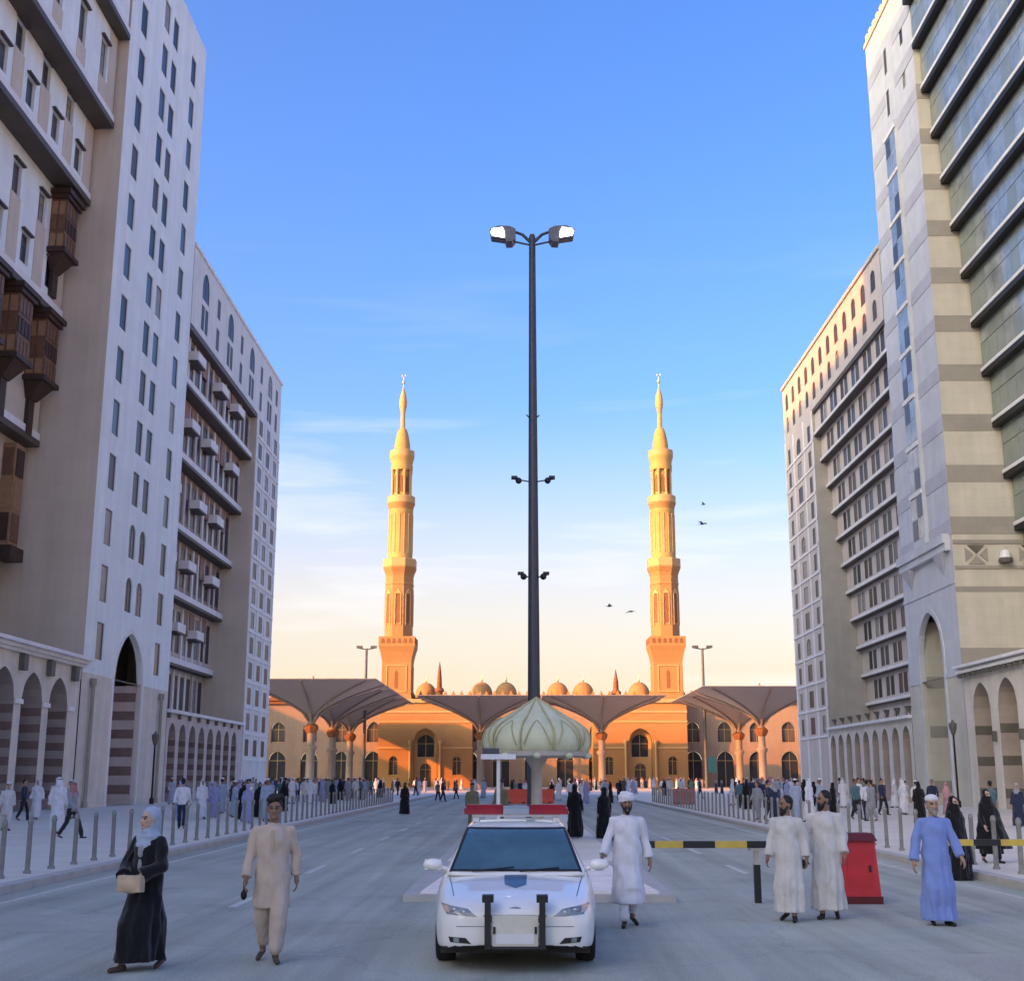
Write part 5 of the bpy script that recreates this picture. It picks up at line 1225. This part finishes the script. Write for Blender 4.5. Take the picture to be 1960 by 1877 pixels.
    if kind in ('thobe', 'abaya'):
        bw = .185 if not fem else .19
        ringloft(c, [(tw, tw*.3, hem, sk, sy+.05), (tw*.85, 0, hem+.2, sk*.97, sy+.03), (tw*.5, -.02, .5, sk*.93, max(.20, sy*.92+.04)), (tw*.2, 0, .8, max(bw+.02, sk*.82), .165), (0, lean*.3, 1.0, bw+.01, .155), (0, lean*.5, 1.15, bw-.015, .142), (0, lean*.8, 1.32, sw*.98, .135)])
        cm = remesh(c, vc, 'robe', [col], 3, folds(.020 if kind == 'thobe' else .028, 1.15, 6))
        out.append(('robe', cm))
        if hem > .2:
            c = MB()
            for g in (1, -1): c.cap(kn[g], .085, an[g]+vec(0, 0, .06), .066, 12)
            out.append(('trousers', remesh(c, vc, 'trousers', [col], 3, folds(.006, .9, 7))))
        if sp.get('inner'):
            c = MB(); c.ell((0, -.075, 1.28), (.072, .085, .13), 14, 9); c.ell((0, -.085, 1.12), (.045, .075, .14), 14, 9); out.append(('inner_dress', remesh(c, vc, 'inner_dress', [sp['inner']], 3)))
    elif kind == 'kameez':
        ringloft(c, [(0, 0, .56, .215, .165), (0, 0, .7, .205, .16), (0, 0, .9, .19, .152), (0, lean*.4, 1.1, .172, .14), (0, lean*.8, 1.32, sw*.98, .135)])
        out.append(('tunic', remesh(c, vc, 'tunic', [col], 3, folds(.018, 1.2, 5))))
        if fine:
            q = MB(); q.box(-.016, .016, -.152, -.13, 1.16, 1.40); out.append(('placket', q.mesh('placket', K_['tan'])))
        c = MB()
        for g in (1, -1): c.cap(hip[g], .11, kn[g], .098, 12); c.cap(kn[g], .098, an[g]+vec(0, 0, .08), .078, 12)
        out.append(('trousers', remesh(c, vc, 'trousers', [sp.get('col2', col)], 3, folds(.010, .9, 7))))
    else:                                              # shirt or jacket with trousers
        ringloft(c, [(0, 0, .84, .18, .135), (0, 0, 1.0, .175, .138), (0, lean*.5, 1.15, .165, .135), (0, lean*.8, 1.32, sw*.97, .13)])
        out.append(('jacket', remesh(c, vc, 'jacket', [col], 3, folds(.008, 1.3, 4))))
        c = MB(); c.ell((0, 0, .92), (.165, .13, .13), 14, 9)
        for g in (1, -1): c.cap(hip[g], .10, kn[g], .078, 12); c.cap(kn[g], .076, an[g]+vec(0, 0, .03), .066, 12)
        out.append(('trousers', remesh(c, vc, 'trousers', [sp.get('col2', K_['dark'])], 3, folds(.006, .9, 7))))
    # ---- hair, beard and headwear
    hw = sp.get('head', 'hair'); hm = sp.get('hcol', K_['white'])
    v2 = .009 if fine else .02
    M3 = MR.to_3x3()
    if sp.get('beard'):
        c = MB(); c.ell(H(0, -.048, -.085), (.058, .055, .05), 12, 8, M3); c.ell(H(0, -.085, -.05), (.036, .02, .012), 10, 6, M3); c.ell(H(0, -.07, -.12), (.035, .035, .045), 10, 7, M3)
        for g in (1, -1): c.cap(H(.066*g, -.01, -.03), .014, H(.045*g, -.05, -.085), .02, 8)
        out.append(('beard', remesh(c, v2*.8, 'beard', [sp['beard']], 2)))
    if hw in ('hair', 'cap', 'turban'):
        c = MB(); c.ell(H(0, .028, .045), (.086, .094, .095), 18, 12, M3)
        if sp.get('quiff'): c.cap(H(-.05, -.05, .105), .042, H(.06, -.05, .135), .042, 10); c.ell(H(0, -.01, .125), (.085, .085, .05), 12, 8, M3)
        c.ell(H(0, .055, -.015), (.07, .055, .07), 12, 8, M3)
        out.append(('hair', remesh(c, v2, 'hair', [sp.get('haircol', m_hair)], 2)))
    if hw == 'cap':
        c = MB(); c.ell(H(0, .02, .085), (.093, .103, .062), 20, 10, M3); out.append(('cap', remesh(c, v2, 'cap', [hm], 2)))
    if hw == 'turban':
        c = MB()
        for k, (zz, r, t_) in enumerate(((.045, .084, .03), (.07, .088, .032), (.095, .078, .034), (.118, .055, .034))):
            ti = .25*(-1)**k; pts = [H(r*math.cos(q), .018+r*1.12*math.sin(q), zz+ti*r*math.cos(q)*.6) for q in [2*math.pi*i/18 for i in range(19)]]
            c.tube(pts, t_, 8)
        c.ell(H(0, .02, .105), (.08, .09, .055), 14, 9, M3); out.append(('turban', remesh(c, v2, 'turban', [hm], 2)))
    if hw in ('scarf', 'ghutra', 'veil'):
        c = MB(); big = 1.0 if hw != 'ghutra' else 1.06
        c.ell(H(0, .03, .032), (.098*big, .108*big, .115*big), 20, 14, M3)
        c.cap(H(0, .04, -.02), .092*big, H(0, .05, -.13), .088*big, 14)
        if hw != 'ghutra': c.ell(H(0, -.012, -.135), (.082, .085, .052), 14, 9, M3)
        if hw == 'ghutra':
            for g in (1, -1): c.cap(H(.088*g, .0, -.01), .035, vec(.125*g, lean-.07, 1.32), .055, 10)
            c.ell((0, lean+.07, 1.36), (.15, .06, .14), 14, 9)
        else: c.ell((0, lean+.0, 1.425), (.155, .118, .085), 16, 10); c.ell((0, lean-.03, 1.34), (.13, .12, .1), 14, 9)
        if hw == 'veil': c.ell(H(0, -.055, -.055), (.07, .062, .06), 12, 9, M3); c.ell(H(0, -.03, -.14), (.09, .10, .1), 12, 9, M3); c.ell((0, lean+.02, 1.28), (.2, .16, .24), 16, 10)
        out.append(('headscarf', remesh(c, vc*.8, 'headscarf', [hm], 3, folds(.010, 1.75, 8))))
        if hw == 'ghutra':
            c = MB(); pts = [H(.098*math.cos(q), .022+.106*math.sin(q), .085) for q in [2*math.pi*i/16 for i in range(17)]]; c.tube(pts, .012, 6); out.append(('head_cord', c.mesh('head_cord', m_hair, smooth=60)))
    if sp.get('cape'):                                 # wide cloak billowing behind
        c = MB(); cx, cw = sp['cape']
        ringloft(c, [(cx, .06, .33, cw, .26), (cx*.8, .05, .6, cw*.85, .24), (cx*.4, .04, 1.0, cw*.62, .2), (cx*.15, .03, 1.3, .25, .17), (0, .03, 1.5, .14, .13), (0, .03, 1.62, .105, .12)])
        out.append(('cloak', remesh(c, vc, 'cloak', [col], 3, folds(.03, 1.5, 5))))
    if sp.get('bag'):
        c = MB(); bx, by, bz = sp['bag']; c.box(bx-.16, bx+.16, by-.05, by+.05, bz-.10, bz+.08); c.ell((bx, by, bz-.02), (.17, .075, .10), 14, 9); out.append(('handbag', remesh(c, .012, 'handbag', [m_bag], 6)))
        c = MB(); c.tube([(bx-.12, by+.02, bz+.05), (-.16, -.15, 1.2), (-.07, -.06, 1.42), (.0, .10, 1.45)], .010, 6); out.append(('bag_strap', c.mesh('bag_strap', m_shoe)))
    if sp.get('item'):
        (ix, iy, iz), ir, im = sp['item']; c = MB(); c.ell((ix, iy, iz), ir, 12, 8); c.cap((ix, iy, iz+ir[2]*.7), .012, (ix, iy, iz+ir[2]+.06), .012, 6); out.append(('carried_bag', c.mesh('carried_bag', im, smooth=60)))
    for _, me in out: me.transform(Matrix.Scale(s, 4))
    return out
def person(fig, x, y, z, rz, label, group=None, first=None):
    o = put('person', fig[0][1], None, Matrix.Translation((x, y, z)) @ Matrix.Rotation(rz, 4, 'Z') @ Matrix.Scale(random.uniform(.95, 1.05) if group else 1.0, 4))
    tag(o, label, 'person', group)
    for nm, me in fig[1:]: sub(nm, me, o)
    return o
G = .004
# people in front
f = figure(dict(h=1.66, fine=True, fem=True, robe='abaya', col=K_['black'], head='scarf', hcol=K_['lblue'], skin=m_skin[2], stride=.24, lead=-1, skirt=.25, hem=.10, sleeve=.1, turn=-.35, trail=-.03, seed=3,
                arms={1: ((.25, -.06, 1.12), (.10, -.24, 1.02)), -1: ((-.25, -.04, 1.12), (-.12, -.24, 1.0))}, bag=(.02, -.30, .95), inner=K_['grey'], curl=.8, shoe=m_sand))
person(f, -4.05, 14.07, G, R(-22), 'woman in an open black robe and pale blue headscarf holding a tan handbag, walking')
f = figure(dict(h=1.76, fine=True, robe='kameez', col=K_['beige'], head='hair', quiff=True, skin=m_skin[1], stride=.17, lead=1, seed=5, item=((-.30, -.02, .70), (.035, .05, .055), m_hair), shoe=m_sand, sleeve=.075, beard=None))
person(f, -2.82, 14.7, G, R(6), 'man with thick black hair in a beige tunic and loose trousers, walking')
f = figure(dict(h=1.76, fine=True, robe='thobe', col=K_['white'], head='turban', hcol=K_['white'], beard=m_hair, skin=m_skin[1], stride=.19, lead=-1, skirt=.225, hem=.30, seed=7, arms={-1: ((-.27, -.03, 1.12), (-.36, -.14, .93)), 1: ((.26, .05, 1.13), (.30, -.02, .88))}, sleeve=.08))
f2 = MB()
person(f, 1.45, 18.06, G, R(4), 'bearded man in a white turban and white robe beside the police car')
f = figure(dict(h=1.72, fine=True, robe='thobe', col=K_['off'], head='hair', beard=m_hair, skin=m_skin[1], stride=.10, lead=1, skirt=.24, hem=.13, seed=11, turn=-.7, sleeve=.08))
person(f, 3.80, 18.7, G, R(-28), 'man with dark hair and beard in an off-white robe by the boom post')
f = figure(dict(h=1.79, fine=True, robe='thobe', col=K_['off'], head='hair', beard=m_hair, skin=m_skin[1], stride=.09, lead=-1, skirt=.235, hem=.12, seed=13, turn=-.9, sleeve=.085, item=((-.33, -.12, .74), (.06, .05, .07), m_shoe)))
person(f, 4.42, 19.0, G, R(-20), 'taller man in an off-white robe holding a dark object beside the red cabinet')
f = figure(dict(h=1.73, fine=True, robe='thobe', col=K_['blue'], head='cap', hcol=K_['white'], beard=m_grey, haircol=m_grey, skin=m_skin[0], stride=.06, lead=1, skirt=.245, hem=.07, seed=17, sleeve=.09, arms={1: ((.27, -.02, 1.12), (.32, -.12, .92)), -1: ((-.27, .02, 1.12), (-.33, -.06, .86))}))
person(f, 5.75, 18.2, G, R(3), 'man in a long blue robe and white cap standing in the road')
f = figure(dict(h=1.60, fine=True, fem=True, robe='abaya', col=K_['black'], head='veil', hcol=K_['black'], skin=m_skin[2], stride=.12, skirt=.30, hem=.03, seed=19, cape=(.10, .36)))
person(f, 8.62, 25.9, .004, R(25), 'veiled woman in black just behind the man in blue')
f = figure(dict(h=1.58, fine=True, fem=True, robe='abaya', col=K_['black'], head='veil', hcol=K_['black'], skin=m_skin[2], stride=.2, skirt=.26, hem=.22, seed=23, cape=(.13, .50)))
person(f, 10.4, 29.0, .13, R(12), 'veiled woman in a wide billowing black cloak by the striped boom')
f = figure(dict(h=1.62, fem=True, robe='abaya', col=K_['black'], head='veil', hcol=K_['black'], stride=.12, skirt=.27, hem=.03, seed=29))
person(f, 1.63, 40.2, .14, R(170), 'veiled woman in black walking away, closer to the shelter post')
f3 = figure(dict(h=1.66, fem=True, robe='abaya', col=K_['black'], head='veil', hcol=K_['black'], stride=.18, skirt=.30, hem=.03, seed=31))
person(f3, 2.56, 40.6, .004, R(195), 'veiled woman in black walking away, behind the man in the turban')
person(f3, -6.35, 69.6, .004, R(10), 'lone woman in a long black robe crossing the empty lane')
f = figure(dict(h=1.68, robe='jacket', col=K_['grey'], col2=K_['dark'], head='ghutra', hcol=K_['redc'], stride=.36, seed=37, skin=m_skin[0], sleeve=.085))
person(f, -14.0, 40.1, .13, R(75), 'striding man in dark trousers and a red headscarf on the pavement')
f = figure(dict(h=1.74, robe='jacket', col=K_['olive'], col2=K_['olive'], head='cap', hcol=K_['black'], stride=.06, seed=39, skin=m_skin[1]))
person(f, -1.95, 50, .004, R(20), 'guard in olive uniform standing behind the police car, by the white post')
person(f, -.75, 44.5, .14, R(-30), 'guard in olive uniform on the median behind the police car')
# the crowd
V = [(dict(h=1.74, robe='thobe', col=K_['white'], head='ghutra', hcol=K_['white'], stride=.14, skirt=.235, hem=.1), 'crowd walker in a white robe and white headscarf'),
     (dict(h=1.76, robe='thobe', col=K_['white'], head='ghutra', hcol=K_['redc'], stride=.12, skirt=.235, hem=.1), 'crowd walker in a white robe and red checked headscarf'),
     (dict(h=1.60, fem=True, robe='abaya', col=K_['black'], head='veil', hcol=K_['black'], stride=.12, skirt=.27, hem=.03), 'crowd walker veiled in black'),
     (dict(h=1.74, robe='jacket', col=K_['navy'], col2=K_['dark'], head='hair', stride=.2), 'crowd walker in a navy jacket and dark trousers'),
     (dict(h=1.62, fem=True, robe='abaya', col=K_['lav'], head='scarf', hcol=K_['lav'], stride=.12, skirt=.27, hem=.05), 'crowd walker in a lavender robe and matching headscarf'),
     (dict(h=1.72, robe='kameez', col=K_['off'], head='cap', hcol=K_['white'], stride=.2), 'crowd walker in an off-white tunic and cap'),
     (dict(h=1.73, robe='kameez', col=K_['grey'], head='hair', stride=.18), 'crowd walker in a grey tunic'),
     (dict(h=1.70, robe='jacket', col=K_['teal'], col2=K_['dark'], head='hair', stride=.2), 'crowd walker in a teal shirt and dark trousers'),
     (dict(h=1.60, fem=True, robe='abaya', col=K_['navy'], head='scarf', hcol=K_['grey'], stride=.12, skirt=.26, hem=.05), 'crowd walker in a navy robe and grey headscarf'),
     (dict(h=1.74, robe='jacket', col=K_['white'], col2=K_['navy'], head='hair', stride=.2), 'crowd walker in a white shirt and navy trousers'),
     (dict(h=1.73, robe='thobe', col=K_['lblue'], head='cap', hcol=K_['white'], stride=.13, skirt=.235, hem=.1), 'crowd walker in a pale blue robe and cap'),
     (dict(h=1.72, robe='kameez', col=K_['brown'], head='turban', hcol=K_['tan'], stride=.2), 'crowd walker in a brown tunic and tan turban'),
     (dict(h=1.61, fem=True, robe='abaya', col=K_['pink'], head='scarf', hcol=K_['pink'], stride=.12, skirt=.27, hem=.05), 'crowd walker in a pink robe and headscarf'),
     (dict(h=1.72, robe='jacket', col=K_['green'], col2=K_['dark'], head='hair', stride=.2), 'crowd walker in a grey green shirt')]
figs = []
for i, (d, lab) in enumerate(V):
    d['seed'] = 41+3*i; d['skin'] = m_skin[i % 3]; figs.append((figure(d), lab))
taken = [(-14.0, 40.1), (10.4, 29.0), (-6.35, 69.6), (11.0, 88), (11.6, 88), (10.4, 88), (-.45, 96), (1.55, 97), (26.9, 79.9), (-25.6, 88.9)] + [(a, c) for (a, c, _w) in spots]
def free(x, y, r):
    for (a, c) in taken:
        if abs(a-x) < r and abs(c-y) < r: return False
    taken.append((x, y)); return True
GR = 'people in the crowd towards the mosque'
WT = [10, 6, 12, 8, 4, 7, 6, 4, 6, 6, 5, 3, 2, 3]
def crowd(n, xr, yr, z, where, bias=1.0, rad=.9, only=None):
    c = 0; tr = 0
    while c < n and tr < n*30:
        tr += 1
        if tr % 4 == 1 or c == 0: cx_ = random.uniform(*xr); cy_ = yr[0]+(yr[1]-yr[0])*random.random()**bias
        x = min(xr[1], max(xr[0], random.gauss(cx_, 1.1))); y = min(yr[1], max(yr[0], random.gauss(cy_, 1.3)))
        if not free(x, y, rad): continue
        k = only[c % len(only)] if only else random.choices(range(len(V)), WT)[0]
        person(figs[k][0], x, y, z, random.choice((0, 180, 180, 150, 210, 30, -30, 90, 270))*math.pi/180+random.uniform(-.3, .3), figs[k][1]+where, GR); c += 1
WL, WR, WP, WD = " on the white tower's pavement", " on the glass hotel's pavement", ' on the plaza by the parasols', ' in the far roadway'
crowd(84, (-24.5, -10.6), (56, 138), .13, WL, 1.0, .6)
crowd(8, (-16.5, -13.5), (58, 66), .13, WL, 1.0, .7, (4, 10, 4, 9, 4, 3))
crowd(60, (10.6, 26), (60, 138), .13, WR, .9, .6)
crowd(16, (10.4, 19), (44, 70), .13, WR, 1.0, 1.0, (0, 3, 8, 9, 7, 2, 6, 10))
crowd(24, (-8.4, 8.4), (92, 140), .004, WD)
crowd(95, (-42, 48), (143, 225), .008, WP, .8, .8)
for (x, y, k, rz) in ((-15.5, 43, 0, 170), (-18.2, 45.5, 5, 30), (-19.6, 47, 1, 200), (-12.4, 47, 9, 190), (-11.3, 53, 4, 180), (-10.9, 55, 10, 20)):
    taken.append((x, y)); person(figs[k][0], x, y, .13, R(rz), figs[k][1]+WL, GR)
